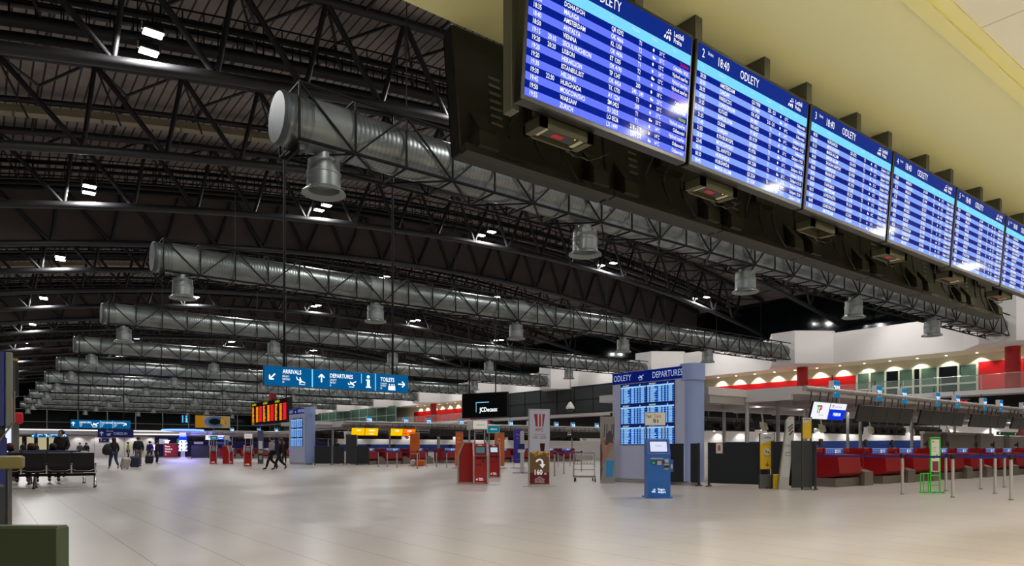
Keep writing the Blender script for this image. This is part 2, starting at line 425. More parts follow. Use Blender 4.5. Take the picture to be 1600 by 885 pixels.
# gantry beams (beige) under the roof sheet
gm = MB()
pts = arch_pts(-6, 66, TD-.75, 20)
for a, b in zip(pts, pts[1:]):
    gm.add([(a[0], -.3, a[2]), (b[0], -.3, b[2]), (b[0], .3, b[2]), (a[0], .3, a[2]), (a[0], -.3, a[2]+.35), (b[0], -.3, b[2]+.35), (b[0], .3, b[2]+.35), (a[0], .3, a[2]+.35)],
           [(0, 3, 2, 1), (0, 1, 5, 4), (3, 7, 6, 2), (4, 5, 6, 7)], BEIGE)
for i in range(0, 20):
    a = pts[i]; gm.box(a[0]-.05, -.34, a[2]-.25, a[0]+.05, -.3, a[2]+.4, BEIGE)
go = single(gm, 'roof_gantry', '', 'gantry', (0, 40, 0), group='beige gantry beams under the roof')
for k in range(9):
    o = go if k == 0 else dup(go, (0, 40+BAY*k, 0))
    o['label'] = 'beige gantry beam hung under the roof sheet, %s from the camera' % ORD[k]
# catwalks at the lit trusses
cw = thing('roof_catwalk', '', 'catwalk', (0, LIT[0], 0), group='catwalks beside the floodlit trusses')
cp = arch_pts(-6, 66, 1.75, 20); mb = MB()
for a, b in zip(cp, cp[1:]):
    mb.add([(a[0], 1.3, a[2]), (b[0], 1.3, b[2]), (b[0], 2.2, b[2]), (a[0], 2.2, a[2]), (a[0], 1.3, a[2]+.08), (b[0], 1.3, b[2]+.08), (b[0], 2.2, b[2]+.08), (a[0], 2.2, a[2]+.08)],
           [(0, 3, 2, 1), (0, 1, 5, 4), (3, 7, 6, 2), (4, 5, 6, 7)], STEEL)
mb.build('walkway', cw)
mb = MB()
for yy in (1.3, 2.2):
    for dz in (.5, .85, 1.2): mb.path([(p[0], yy, p[2]+dz) for p in cp], .035, STEEL, 5)
    x = -6
    while x < 66: mb.tube((x, yy, ZL(x)+1.75), (x, yy, ZL(x)+2.95), .03, STEEL, 4); x += .75
mb.build('guard_rail', cw)
MB().path([(p[0], .8, p[2]-.35) for p in cp], .12, STEEL, 8).path([(p[0], .45, p[2]+.25) for p in cp], .1, STEEL, 8).path([(p[0], 2.6, p[2]-.1) for p in cp], .16, STEEL, 8).build('service_pipe', cw)
for k, y in enumerate(LIT):
    o = cw if k == 0 else dup(cw, (0, y, 0))
    o['label'] = 'black catwalk with guard rails beside the %s floodlit truss' % ORD[k]
# smoke curtains
mb = MB(); pts = arch_pts(-6, 69, 0, 24)
for a, b in zip(pts, pts[1:]): mb.add([(a[0], 0, a[2]), (b[0], 0, b[2]), (b[0], 0, b[2]+TD+.3), (a[0], 0, a[2]+TD+.3), (a[0], .04, a[2]), (b[0], .04, b[2]), (b[0], .04, b[2]+TD+.3), (a[0], .04, a[2]+TD+.3)], [(0, 1, 2, 3), (7, 6, 5, 4), (0, 4, 5, 1)], CURT)
sc = single(mb, 'smoke_curtain', '', 'smoke curtain', (0, 53.05, 0), group='dark cloth smoke curtains in the trusses')
for k in range(4):
    o = sc if k == 0 else dup(sc, (0, 53.05+BAY*2*k, 0))
    o['label'] = 'dark brown cloth smoke curtain filling a roof truss, %s' % ['nearest of four', 'second of four', 'third of four', 'farthest of four'][k]

# ------------------------------------------------------------------ floodlights
fl = thing('floodlight', '', 'floodlight', (0, 0, 0), group='floodlights in the roof trusses')
MB().bbox(-.32, -.22, .06, .32, .22, .3, STEEL, .04).tube((0, 0, .3), (0, 0, 1.0), .03, STEEL, 5).box(-.36, -.03, .1, -.32, .03, .35, ALU).box(.32, -.03, .1, .36, .03, .35, ALU).build('housing', fl)
MB().bbox(-.3, -.2, .02, .3, .2, .07, LAMP, .015).build('lens', fl)
FLL = bpy.data.lights.new('floodlight_lamp', 'AREA'); FLL.shape = 'RECTANGLE'; FLL.size = .56; FLL.size_y = .36; FLL.energy = HALL_W; FLL.color = (1, .985, .96); FLL.spread = radians(176)
lo = bpy.data.objects.new('lamp', FLL); C.objects.link(lo); lo.parent = fl; lo.location = (0, 0, 0)
first = True
for k, y in enumerate(LIT):
    for j in range(5):
        x = 3.65 + 13.35*j + 1.0
        for q, dy in enumerate((-.7, .95)):
            loc = (x + .15*q, y + dy, ZL(x) + (.78, .95)[q])
            o = fl if first else dup(fl, loc)
            first = False; o.location = loc
            o['label'] = 'lit floodlight on the %s side of the %s floodlit truss, %s from left' % (('camera', 'far')[q], ORD[k], LR[j] if j < 4 else 'fifth')

# ------------------------------------------------------------------ air ducts
X0, X1 = 6.76, 60.0; ZC = 10.2; R = .7; HB = .76
dt = thing('ventilation_duct', '', 'air duct', (0, ducts_y[0], 0), group='galvanised air ducts in black lattice frames')
mb = MB(); n = 28
mb.tube((X0-.28, 0, ZC), (X1, 0, ZC), R, GALV, n, caps=False)
mb.build('duct_tube', dt)
MB().tube((X0-.36, 0, ZC), (X0-.28, 0, ZC), R-.03, GCAP, n, r2=R+.02).tube((X0-.28, 0, ZC), (X0-.2, 0, ZC), R+.02, GCAP, n, caps=False).build('end_cap', dt)
mb = MB(); y0, y1, z0, z1 = -HB, HB, ZC-HB, ZC+HB
for y in (y0, y1):
    for z in (z0, z1): mb.tube((X0, y, z), (X1+.3, y, z), .05, STEEL, 5)
P_ = 1.615; nP = 33
for i in range(nP + 1):
    x = X0 + P_*i
    for y in (y0, y1): mb.tube((x, y, z0), (x, y, z1), .036, STEEL, 4)
    for z in (z0, z1): mb.tube((x, y0, z), (x, y1, z), .034, STEEL, 4)
    if i < nP:
        up = i % 2 == 1
        for y in (y0, y1): mb.tube((x, y, z0 if up else z1), (x+P_, y, z1 if up else z0), .036, STEEL, 4)
        mb.tube((x, y0 if up else y1, z0), (x+P_, y1 if up else y0, z0), .034, STEEL, 4)
mb.build('lattice_frame', dt)
for i in range(5):
    x = 7.75 + 10.2*i
    d = MB().lathe([(.26, 0), (.26, -.28), (.45, -.32), (.45, -.62), (.48, -.64), (.48, -.69), (.46, -.71), (.47, -1.08), (.6, -1.19), (.62, -1.23), (.6, -1.24), (.44, -1.12), (.42, -.95), (.0001, -.95)], GALVP, 24).build('diffuser', dt)
    d.location = (x, 0, ZC-R+.12)
    q = MB().tube((-.55, 0, .02), (.55, 0, .02), .735, GALVP, 24, caps=False).build('saddle', d); q.location = (0, 0, R-.12)
MB().box(X0+.05, -.45, ZC-.95, X0+.12, .45, ZC-.72, STEEL).build('hanger', dt)
for i in range(8):
    x = X0 + P_*(4*i+2)
    MB().tube((x, -HB, ZC+HB), (x, -.77, ZL(x)), .016, STEEL, 4).build('hanger_rod', dt)
for k, y in enumerate(ducts_y):
    o = dt if k == 0 else dup(dt, (0, y, 0))
    o['label'] = 'galvanised round air duct in a black lattice frame, %s from the camera' % ORD[k]
# ------------------------------------------------------------------ departure screens, near
SW, SH, TILT = 1.685, .93, radians(4.5)
SX0, SP, SZ, SY = 2.81, 1.725, 3.475, 3.56
rows1 = [('18:05', '', 'DOHA/DOH', 'QR 0292', 'T1', '31°C', ('Zrušeno', SRED)), ('18:30', '', 'MALAGA', 'OK 4666', 'T2', '25°C', 'Odletělo 18:25'), ('18:35', '', 'AMSTERDAM', 'KL 1358', 'T2', '13°C', 'Východ uzavřen'),
 ('18:40', '', 'ANTALYA', 'OK 4436', 'T1', '24°C', 'Východ uzavřen'), ('18:50', '', 'VIENNA', 'ET 1205', 'T2', '12°C', 'Východ uzavřen'), ('19:15', '20:10', 'SEOUL/INCHEON', 'OK 4190', 'T1', '15°C', ('Změna východu', SPINK)),
 ('19:20', '20:20', 'LISBON', 'TP 1247', '200', '18°C', 'Odbavování'), ('19:20', '', 'HERAKLION', 'OK 4424', '240 - 249', '22°C', 'Odbavování'), ('19:20', '', 'ISTANBUL/IST', 'TK 1770', 'T1', '20°C', ('Nástup', SGRN)), ('19:30', '', 'HELSINKI', 'AY 1224', '209', '11°C', 'Východ uzavřen'),
 ('19:30', '22:30', 'HURGHADA', 'SM 0425', 'T1', '32°C', 'Odbavování'), ('19:45', '', 'MOSCOW/SVO', 'SU 2025', 'T1', '14°C', 'Východ uzavřen'), ('19:50', '', 'WARSAW', 'LO 0526', '218 - 219', '14°C', 'Odbavování'), ('19:55', '', 'ZURICH', 'LX 1499', '250 - 251', '14°C', 'Odbavování')]
rows2 = [('20:20', 'AMSTERDAM', 'QU 7908', '220 - 221', '13°C', 'Odbavování'), ('20:30', 'CARDIFF', 'OK 4464', 'T1', '14°C', 'Odbavování'), ('20:35', 'PARIS/CDG', 'OK 4768', '210 - 211', '14°C', 'Odbavování'), ('20:50', 'LONDON/LHR', 'BA 0857', 'T1', '14°C', 'Zahájení v 19:25'),
 ('21:25', 'KUTAISI', 'W6 6422', 'T1', '19°C', 'Zahájení v 19:25'), ('21:30', 'BARCELONA', 'VY 8657', 'T2', '20°C', 'Odbavování'), ('21:35', 'DUBAI', 'EK 0139', 'T1', '31°C', 'Zahájení v 19:25'), ('21:40', 'SHARJAH', 'G9 0285', 'T1', '31°C', 'Odbavování'),
 ('21:55', 'KYIV/BORYSPIL', 'PS 9756', 'T1', '16°C', 'Zahájení v 19:25'), ('23:25', 'MOSCOW/SVO', 'SU 2019', 'T1', '12°C', 'Zahájení v 21:25'), ('23:45', 'TEL AVIV/TLV', 'OK 5286', 'T1', '26°C', 'Zahájení v 21:10'), ('00:10', 'HURGHADA', 'QS 2566', 'T1', '31°C', 'Zahájení v 22:00'),
 ('00:30', 'HURGHADA', 'QS 2524', 'T1', '31°C', 'Zahájení v 22:00'), ('00:45', 'MARSA ALLAM', 'QS 2538', 'T1', '31°C', 'Zahájení v 22:00')]
rows3 = [('00:50', 'HURGHADA', 'OK 4572', 'T1'), ('00:55', 'MOSCOW/SVO', 'SU 2017', 'T1'), ('01:10', 'MARSA ALLAM', 'OK 4574', 'T2'), ('02:15', 'MARSA ALLAM', 'QS 2554', 'T2'), ('04:30', 'SALALAH AIRPORT', 'QS 4508', 'T1'), ('04:55', 'HERAKLION', 'QS 1160', 'T2'), ('06:00', 'FRANKFURT', 'AC 9139', 'T2'),
 ('06:05', 'LISBON', 'TP 1245', 'T2'), ('06:05', 'CHARLEROI', 'FR 2723', 'T2'), ('06:20', 'AMSTERDAM', 'KL 1350', 'T2'), ('06:15', 'LONDON/STN', 'FR 1014', 'T1'), ('06:40', 'COPENHAGEN', 'OK 0510', 'T2'), ('06:45', 'LONDON/LGW', 'U2 5422', 'T1'), ('06:55', 'AMSTERDAM', 'OK 0614', 'T2')]
rows4 = [('07:00', 'MUNICH', 'LH 1699', 'T2'), ('07:10', 'PARIS/CDG', 'OK 0760', 'T2'), ('07:20', 'MALAGA', 'QS 1044', 'T2'), ('07:30', 'NICE', 'U2 5770', 'T2'), ('07:35', 'RHODES', 'QS 2572', 'T2'), ('07:50', 'VIENNA', 'OS 0704', 'T2'), ('07:55', 'BRUSSELS', 'OK 0636', 'T2'),
 ('08:00', 'ANTALYA', 'QS 2610', 'T1'), ('08:05', 'BURGAS', 'QS 2802', 'T1'), ('08:15', 'NAPLES', 'QS 1194', 'T2'), ('08:20', 'STOCKHOLM', 'OK 0490', 'T2'), ('08:25', 'DUSSELDORF', 'EW 9741', 'T2'), ('08:30', 'MILAN/MXP', 'OK 0422', 'T2'), ('08:40', 'MADRID', 'OK 0700', 'T2')]
def dep_screen(k):
    lab = ['departure screen at the left end of the near row, evening flights', 'departure screen headed 2, right of the leftmost screen', 'departure screen headed 3 in the near row', 'departure screen headed 4 in the near row',
           'departure screen right of the one headed 4, sixth row of flights pale', 'departure screen cut off by the right edge of the photo'][k]
    t = thing('departure_screen', 'large blue ' + lab, 'screen', (SX0 + SP*k, SY, SZ), group='large departure screens under the low ceiling')
    Rx = Matrix.Rotation(TILT, 4, 'X')      # top leans towards the viewer
    mb = MB().bbox(0, .0, -.035, SW, .09, SH + .03, BLACK, .008).box(.15, .09, .12, SW-.15, .16, SH-.12, OLIVE)
    mb.xf(Rx); mb.build('housing', t)
    mb = MB(); F = Face(mb, (.022, -.001, .0)); W, H = SW - .044, SH
    hd, ch = .145 * H, .085 * H
    F.rect(0, 0, W, H, SROW1 if k < 2 else SBLUE, .0005)
    F.rect(0, H-hd, W, H, SHEAD, .001); F.rect(0, H-hd-ch, W, H-hd, SCOL, .001)
    rh = (H-hd-ch) / 14
    lt = SROW2 if k == 0 else SROW3
    for i in range(14):
        if i % 2: F.rect(0, H-hd-ch-(i+1)*rh, W, H-hd-ch-i*rh, lt, .001)
    num = ['1', '2', '3', '4', '5', '6'][k]
    F.text(num, .03*W, H-hd*.72, hd*.5, SWHITE, .7); F.text('Strana', .075*W, H-hd*.42, hd*.2, SWHITE, .7)
    F.text('18:40', .16*W, H-hd*.76, hd*.52, SWHITE, .72); F.text('ODLETY', .345*W, H-hd*.76, hd*.52, SWHITE, .72)
    F.logo(.80*W, H-hd*.84, hd*.62, SWHITE); F.text('Letiště', .868*W, H-hd*.45, hd*.27, SWHITE, .8, bold=.01); F.text('Praha', .868*W, H-hd*.8, hd*.27, SWHITE, .8, bold=.01)
    for j, (u, s_) in enumerate(((.03, 'Čas'), (.17, 'Destinace'), (.45, 'Let'), (.59, 'Přepážka'), (.72, 'Počasí'), (.87, 'Stav'))):
        F.text(s_, u*W, H-hd-ch*.48, ch*.24, SCOLT, .8)
    rr = {0: rows1, 1: rows2, 2: rows3, 3: rows4}.get(k, [rows4, rows3][k % 2])
    wx = ['13°C', '21°C', '14°C', '32°C', '11°C']; sts = ['Zahájení v 23:30', 'Zahájení v 04:30', 'Zahájení v 05:00']
    for i, r in enumerate(rr):
        b = H-hd-ch-(i+1)*rh + rh*.2; h = rh*.62
        if k == 0: tm, dl, de, fn, gt, tp, st = r
        elif k == 1: tm, de, fn, gt, tp, st = r; dl = ''
        else: tm, de, fn, gt = r; dl = ''; tp = wx[(i+k) % 5]; st = sts[i % 3]
        sm = SWHITE; bd = .012
        F.text(tm, .025*W, b, h, sm, .72, bold=bd)
        if dl: F.text(dl, .105*W, b, h, sm, .72, bold=bd)
        F.text(de, .185*W, b, h, sm, .75, bold=bd)
        F.text(fn, .46*W, b, h, sm, .72, bold=bd)
        F.text(gt, .645*W, b, h, sm, .7, 'c', bold=bd)
        F.disc(.735*W, b+h*.45, h*.3, h*.4, sm, .003, 8)
        if i % 3 == 1: F.disc(.742*W, b+h*.3, h*.5, h*.25, sm, .0035, 8)
        F.text(tp, .775*W, b, h*.9, sm, .7, bold=bd)
        if isinstance(st, tuple): st, sm = st
        F.text(st, .985*W, b, h*.9, sm, .7, 'r', bold=bd)
    mb.xf(Rx); mb.build('display', t)
    mb = MB()
    # service tray with a transmitter box under the screen
    tx = .27 + .05*(k % 3); ty = .12
    TZ = .045
    TR = mat('tray_olive', '45442e', .55)
    mb.box(tx, ty, -.06, tx+.5, ty+.2, -.05, OLIVE)
    for (a0, b0, a1, b1) in ((0, 0, .5, .02), (0, .18, .5, .2), (0, 0, .06, .2), (.44, 0, .5, .2)): mb.box(tx+a0, ty+b0, -.13, tx+a1, ty+b1, -.06, TR)
    mb.shift(0, 0, TZ); tb = mb.build('service_tray', t)
    if k != 2:
        mb = MB().bbox(tx+.1, ty+.05, -.115, tx+.4, ty+.15, -.06, BLACK, .005).box(tx+.06, ty+.04, -.12, tx+.1, ty+.16, -.07, mat('clamp_cream', 'b8b694', .5)).box(tx+.4, ty+.04, -.12, tx+.44, ty+.16, -.07, mat('clamp_cream'))
        mb.box(tx+.18, ty+.07, -.117, tx+.28, ty+.12, -.115, mat('red_label', 'c01414', .5)).box(tx+.36, ty+.05, -.118, tx+.367, ty+.057, -.115, glow('led_yellow', 'd8e020', 2))
        mb.shift(0, 0, TZ); mb.build('transmitter_box', tb)
    mb = MB(); pr = Vector((tx+.42, ty+.22, -.08))
    for q in range(9):
        nx = Vector((tx+.42+.05*(q+1), ty+.22+.02*sin(q*2), -.08 - .05*sin(q/8*pi) + .012*q)); mb.tube(pr, nx, .006, BLACK, 5); pr = nx
    mb.build('cable', t)
for k in range(6): dep_screen(k)
# ceiling posts carrying the screens
ps = thing('screen_post', '', 'post', (2.9, 3.82, 0), group='grey posts between the ceiling and the departure screens')
MB().bbox(-.035, -.08, 3.46, .035, .02, CE_Z, GPOST, .006).build('column', ps)
pq = thing('screen_post', '', 'post', (4, 3.74, 0), group='grey posts between the ceiling and the departure screens')
MB().prism([(-.01, 3.7), (.3, 3.7), (.3, CE_Z), (-.12, CE_Z), (-.12, 4.46), (-.01, 4.44)], 'x', -.045, .045, GPOST).build('column', pq)
MB().box(-.048, .0, 4.5, -.045, .1, 4.6, BLACK).box(.045, .0, 4.5, .048, .1, 4.6, BLACK).build('slot', pq)
post_x = [2.9]
for k in range(6): post_x += [SX0 + SP*k + .82 - .62, SX0 + SP*k + .82 + .38]
post_x.remove(post_x[1])
for i, x in enumerate(post_x):
    o = ps if i == 0 else pq if i == 1 else dup(pq)
    if i: o.location = (x, 3.74, 0)
    o['label'] = 'grey steel ceiling post behind the departure screens, ' + ('leftmost and fully in view' if i == 0 else '%s from the left' % (ORD[i]))
# back row of screens facing the hall, seen from behind
BX0, BP = 3.15, 1.725
def back_screen(k):
    t = thing('hall_screen', 'black back of a display hung facing the hall, %s from the left' % (['leftmost'] + ORD[1:])[k], 'screen', (BX0 + BP*k, 4.78, 3.6), group='displays facing the hall, seen from behind')
    Rx = Matrix.Rotation(radians(-7), 4, 'X')
    W = BP - .02
    MB().bbox(0, .02, 0, W, .16, 1.15, OLIVE, .01).xf(Rx).build('housing', t)
    MB().box(0, .16, .03, W, .165, 1.1, BLACK).xf(Rx).build('display', t)
    mb = MB().box(0, -.07, -.02, W, .02, .05, OLIVE2)
    for u in (.3, 1.0): mb.box(u, -.074, .0, u+.3, -.07, .03, BLACK)
    mb.xf(Rx).build('bottom_rail', t)
    for u in (.1, W-.3):
        MB().box(u, -.12, .03, u+.2, .02, .16, OLIVE2).prism([(-.12, .16), (.02, .16), (.02, .4)], 'x', u+.02, u+.18, OLIVE).xf(Rx).build('bracket', t)
    mb = MB()
    for i in range(7): mb.box(.34, .01, .35+.07*i, .46, .02, .37+.07*i, GPOST)
    mb.xf(Rx).build('vent_slots', t)
    mb = MB()
    for a in range(3):
        u = .55 + .3*a; p = Vector((u, -.01, 1.0 - .1*a))
        for q in range(8):
            nx = Vector((u + .12*sin(q*.7+a), -.03-.01*q, 1.0-.1*a - .1*(q+1))); mb.tube(p, nx, .012, BLACK, 5); p = nx
    mb.box(.75, -.06, .5, 1.15, .02, .8, OLIVE)
    mb.xf(Rx).build('cable', t)
for k in range(7): back_screen(k)
# round downlights in the low ceiling
dl = thing('ceiling_downlight', '', 'ceiling light', (6.22, 1.93, CE_Z), group='round downlights in the low ceiling')
MB().lathe([(.16, 0), (.16, -.025), (.13, -.03), (.13, -.01)], ALU, 24).build('rim', dl)
MB().lathe([(.13, -.015), (.0001, -.022)], DLAMP, 24).build('lens', dl)
NL = bpy.data.lights.new('downlight_lamp', 'AREA'); NL.shape = 'DISK'; NL.size = .24; NL.energy = NEAR_W; NL.color = (1, .94, .78)
lo = bpy.data.objects.new('lamp', NL); C.objects.link(lo); lo.parent = dl; lo.location = (0, 0, -.03)
NL2 = NL.copy(); NL2.energy = NEAR_W * 2.2  # stronger copy for unseen rows behind the camera, boosted to brighten the low ceiling
dl['label'] = 'round white downlight in the low ceiling at the upper right corner of the photo'
for x in (.5, 3.5, 6.5, 9.5, 13, 17, 22, 28, 35):
    for y in (1.0, -2.6, -6.2):
        o = dup(dl, (x, y, CE_Z))
        if y < 0:
            for ch in o.children:
                if ch.type == 'LIGHT': ch.data = NL2
        o['label'] = 'unseen round white downlight in the low ceiling near the camera'

# ================================================================== gallery level fittings
mb = MB()
ys = [22.2, 23.6, 25.2, 26.6, 27.2, 28.4, 29.6, 31.0, 32.2]
for i, (a, b) in enumerate(zip(ys, ys[1:])):
    dark = i in (1, 3, 5)
    mb.box(GX-.02, a+.08, 6.75, GX+.05, b-.08, 8.2, DGLASS if dark else GGLASS)
    mb.box(GX-.02, a+.08, 5.85, GX+.05, b-.08, 6.6, DGLASS if dark else GGLASS)
for y in ys: mb.box(GX-.08, y-.08, 5.75, GX+.06, y+.08, 8.3, MULL)
for z in (5.8, 6.67, 8.25): mb.box(GX-.07, 22.2, z-.06, GX+.06, 32.2, z+.06, MULL)
struct(mb, 'window_3')
mb = MB()
for a in (12.2, 14.2, 16.2): mb.box(GX-.02, a+.08, 5.85, GX-.0, a+1.9, 8.2, DGLASS)
for y in (12.2, 14.2, 16.2, 18.2): mb.box(GX-.08, y-.08, 5.75, GX-.0, y+.08, 8.3, MULL)
for z in (5.8, 6.9, 8.25): mb.box(GX-.07, 12.2, z-.06, GX-.0, 18.2, z+.06, MULL)
struct(mb, 'window_4')
for k, y in enumerate(ducts_y):
    if k in (2, 3, 4) or k > 5: continue
    single(MB().lathe([(.52, 5.76), (.52, 9.05)], REDC, 28), 'gallery_column', 'round red column on the gallery, in line with the %s air duct' % ORD[k], 'column', (63.6, y + .1, 0), group='round red gallery columns')
RG = mat('railing_glass', 'cfe0d8', .03, alpha=.09)
def railing(y0, y1, lab):
    t = thing('gallery_railing', lab, 'railing', (62.35, y0, 5.76))
    MB().box(-.01, 0, .05, .01, y1-y0, 1.1, RG).build('glass_panel', t)
    MB().tube((0, 0, 1.17), (0, y1-y0, 1.17), .035, CHROME, 8).build('handrail', t)
    mb = MB(); y = .1
    while y < y1-y0: mb.box(-.02, y-.03, 0, .02, y+.03, 1.15, ALU); y += 2.9
    mb.build('baluster', t)
railing(9, 50, 'long glass railing with a chrome handrail in front of the green glazed gallery')
railing(92, 117, 'glass railing of the distant red gallery left of the black video screen')
# wall washers in the gallery ceiling
gw = thing('gallery_downlight', '', 'downlight', (65.2, 12, 9.06), group='small downlights along the gallery')
MB().lathe([(.1, 0), (.1, -.02), (.08, -.02), (.0001, -.015)], DLAMP, 12).build('lens', gw)
GWL = bpy.data.lights.new('washer_lamp', 'SPOT'); GWL.energy = 200; GWL.spot_size = radians(95); GWL.spot_blend = .35; GWL.color = (1, .93, .78); GWL.shadow_soft_size = .06
lo = bpy.data.objects.new('lamp', GWL); C.objects.link(lo); lo.parent = gw; lo.location = (0, 0, -.05); lo.rotation_euler = (0, radians(-20), 0)
gys = [10.5 + 2.3*i for i in range(17)] + [93.5 + 2.6*i for i in range(9)]
for i, y in enumerate(gys):
    o = gw if i == 0 else dup(gw, (65.3, y, 9.06)); o.location = (65.3, y, 9.06)
    o['label'] = 'small round wall washer in the gallery ceiling, glowing above the red and cream wall'
# washers over the ground floor wall
gg = thing('wall_washer', '', 'downlight', (63.9, 10, 3.05), group='small washers above the white ground floor wall')
MB().lathe([(.1, 0), (.1, -.03), (.0001, -.025)], DLAMP, 12).build('lens', gg)
MB().box(-.03, -.03, 0, .55, .03, .04, STEEL).build('bracket', gg)
L2 = bpy.data.lights.new('wall_washer_lamp', 'SPOT'); L2.energy = 90; L2.spot_size = radians(110); L2.spot_blend = .6; L2.color = (1, .96, .88); L2.shadow_soft_size = .06
lo = bpy.data.objects.new('lamp', L2); C.objects.link(lo); lo.parent = gg; lo.location = (0, 0, -.06); lo.rotation_euler = (0, radians(-18), 0)
for i in range(30):
    o = gg if i == 0 else dup(gg, (63.9, 12 + 2.9*i, 3.05)); o.location = (63.9, 12 + 2.9*i, 3.05)
    o['label'] = 'small lamp washing the white wall under the gallery'

# ================================================================== check-in islands
def number_sign(x, y, num, lab=None):
    t = thing('number_sign', 'blue hanging desk number sign reading %s' % num, 'sign', (x, y, 2.83 if y < 20 else 2.93), group='blue desk number signs')
    MB().bbox(-.2, -.05, 0, .22, .12, .56, LGREY, .01).build('housing', t)
    mb = MB(); F = Face(mb, (-.2, -.052, 0)); F.rect(.01, .01, .41, .55, NUMB, .001); F.text(num, .215, .16, .24, SIGNW, .72, 'c', bold=.02)
    mb.build('number_plate', t)
    MB().tube((0, .1, .5), (0, .1, .75), .015, STEEL, 6).tube((.08, .12, -.2), (.08, .12, 0), .02, GPOST, 6).build('hanger', t)
    return t
PLAC = glow('desk_placard_blue', '4b66c8', .5); PLACD = glow('desk_placard_dark', '20307c', .6); PLACW = glow('desk_placard_pale', 'a8c4e8', .6)
STEELD = mat('conveyor_steel', '8a8078', .35, .7, noise=.2)
def desk(x, y, lab, grp):
    t = thing('check_in_desk', lab, 'check-in desk', (x, y, 0), group=grp)
    MB().bbox(-1.0, .75, .2, 1.0, 1.55, 1.02, REDD, .01).bbox(-1.0, .7, 1.02, -.62, 1.5, 1.16, REDD, .01).bbox(.62, .7, 1.02, 1.0, 1.5, 1.16, REDD, .01).build('counter_body', t)
    MB().prism([(.75, .98), (.08, .95), (.02, .42), (.2, .3), (.75, .26)], 'x', -.95, .38, REDD).build('front_panel', t)
    MB().box(-1.0, .12, 0, .98, 1.5, .26, STEELD).build('steel_base', t)
    b = MB().prism([(-.05, .0), (-.05, .42), (.2, .5), (1.2, .55), (1.2, .0)], 'x', .42, .98, STEELD)
    b.box(.42, .35, .5, .52, .5, .84, STEELD).box(.62, .3, .5, .98, .5, .58, STEELD)
    b.build('baggage_belt', t)
    mb = MB().box(-.62, .66, .98, .62, .72, 1.16, REDD); F = Face(mb, (-.6, .655, .985))
    F.rect(.02, .0, 1.1, .165, PLAC, .002); F.rect(.02, .14, 1.1, .165, PLACW, .003); F.rect(.72, .02, .95, .13, PLACW, .003)
    for i in range(5):
        for j in range(2): F.rect(.08+.11*i, .03+.055*j, .14+.11*i, .05+.055*j, PLACW, .003)
    for j in range(2): F.rect(.62, .02+.06*j, .68, .06+.06*j, SIGNW, .003)
    mb.build('info_placard', t)
    MB().box(-.98, .0+.7, .95, .98, .76, .985, mat('desk_belt_navy', '1b1a58', .5)).build('edge_band', t)
    return t
def monitor(x, y, lab, rz=0):
    t = thing('computer_monitor', lab, 'monitor', (x, y, 1.16), rz, 'black computer monitors on the check-in desks')
    MB().bbox(-.2, -.03, .06, .2, .03, .3, BLACK, .02).lathe([(.1, .1), (.06, .22)], BLACK, 10, (0, .05, 0)).build('screen', t)
    MB().lathe([(.1, 0), (.09, .02), (.02, .03), (.02, .1)], BLACK, 12).build('stand', t)
BM = mat('switched_off_screen', '1c1812', .15, spec=.35)
def overhead(x, y, n, lab, kind='off'):
    t = thing('overhead_display', lab, 'display', (x, y, 2.07), group='overhead displays above the check-in desks')
    Rx = Matrix.Rotation(radians(14), 4, 'X'); w = 1.06
    for i in range(n):
        mb = MB().bbox(i*w+.005, 0, 0, (i+1)*w-.005, .07, .58, BLACK, .01); F = Face(mb, (i*w, -.001, 0))
        if kind == 'off': F.rect(.02, .02, w-.02, .56, BM, .002)
        elif kind == 'tap':
            F.rect(.02, .02, w-.02, .56, glow('display_white', 'eef0ff', 1.05), .002)
            if i == 0:
                F.text('T', .26, .22, .24, glow('logo_green', '48b83c', .9), .9, bold=.04); F.text('P', .44, .22, .24, glow('logo_red', 'd8141c', .9), .9, bold=.04); F.text('AIR PORTUGAL', .45, .13, .035, glow('logo_grey', '888888', .6), .9)
            else:
                F.rect(.02, .02, w-.02, .36, glow('display_royal_blue', '0432e0', 1), .003); F.text('PREMIUM', .5*w, .15, .1, SIGNW, .8, 'c', .006, .02)
                F.text('T', .12, .41, .09, glow('logo_green', '48b83c', .9), .9, bold=.04); F.text('P', .19, .41, .09, glow('logo_red', 'd8141c', .9), .9, bold=.04); F.text('AIR PORTUGAL', .3, .42, .05, glow('logo_grey', '888888', .6), .9)
        elif kind == 'yellow':
            c_ = glow('display_yellow', 'ffc400', 1) if i == 0 or x < 24 else glow('display_orange', 'ff7a10', 1)
            F.rect(.02, .02, w-.02, .56, c_, .002)
            if i == 0: F.text('vueling', .5*w, .36, .1, SIGNW, .8, 'c', .005, .02)
            elif x < 24: F.text('vueling.com', .5*w, .36, .1, SIGNW, .7, 'c', .005, .02); F.text('Excellence', .5*w, .12, .08, SIGNW, .8, 'c', .005, .01)
            else: F.text('easyJet', .5*w, .36, .12, SIGNW, .8, 'c', .005, .02); F.disc(.2*w, .2, .1, .07, glow('display_red', 'e03010', 1), .005); F.text('bag drop', .7*w, .1, .07, SIGNW, .8, 'c', .005)
        mb.xf(Rx); s_ = mb.build('display_panel', t)
        for hx in (.25, .8): MB().tube((i*w+hx, .12, .5), (i*w+hx, .06, .98), .026, GPOST, 6).build('hanger', t)
    return t
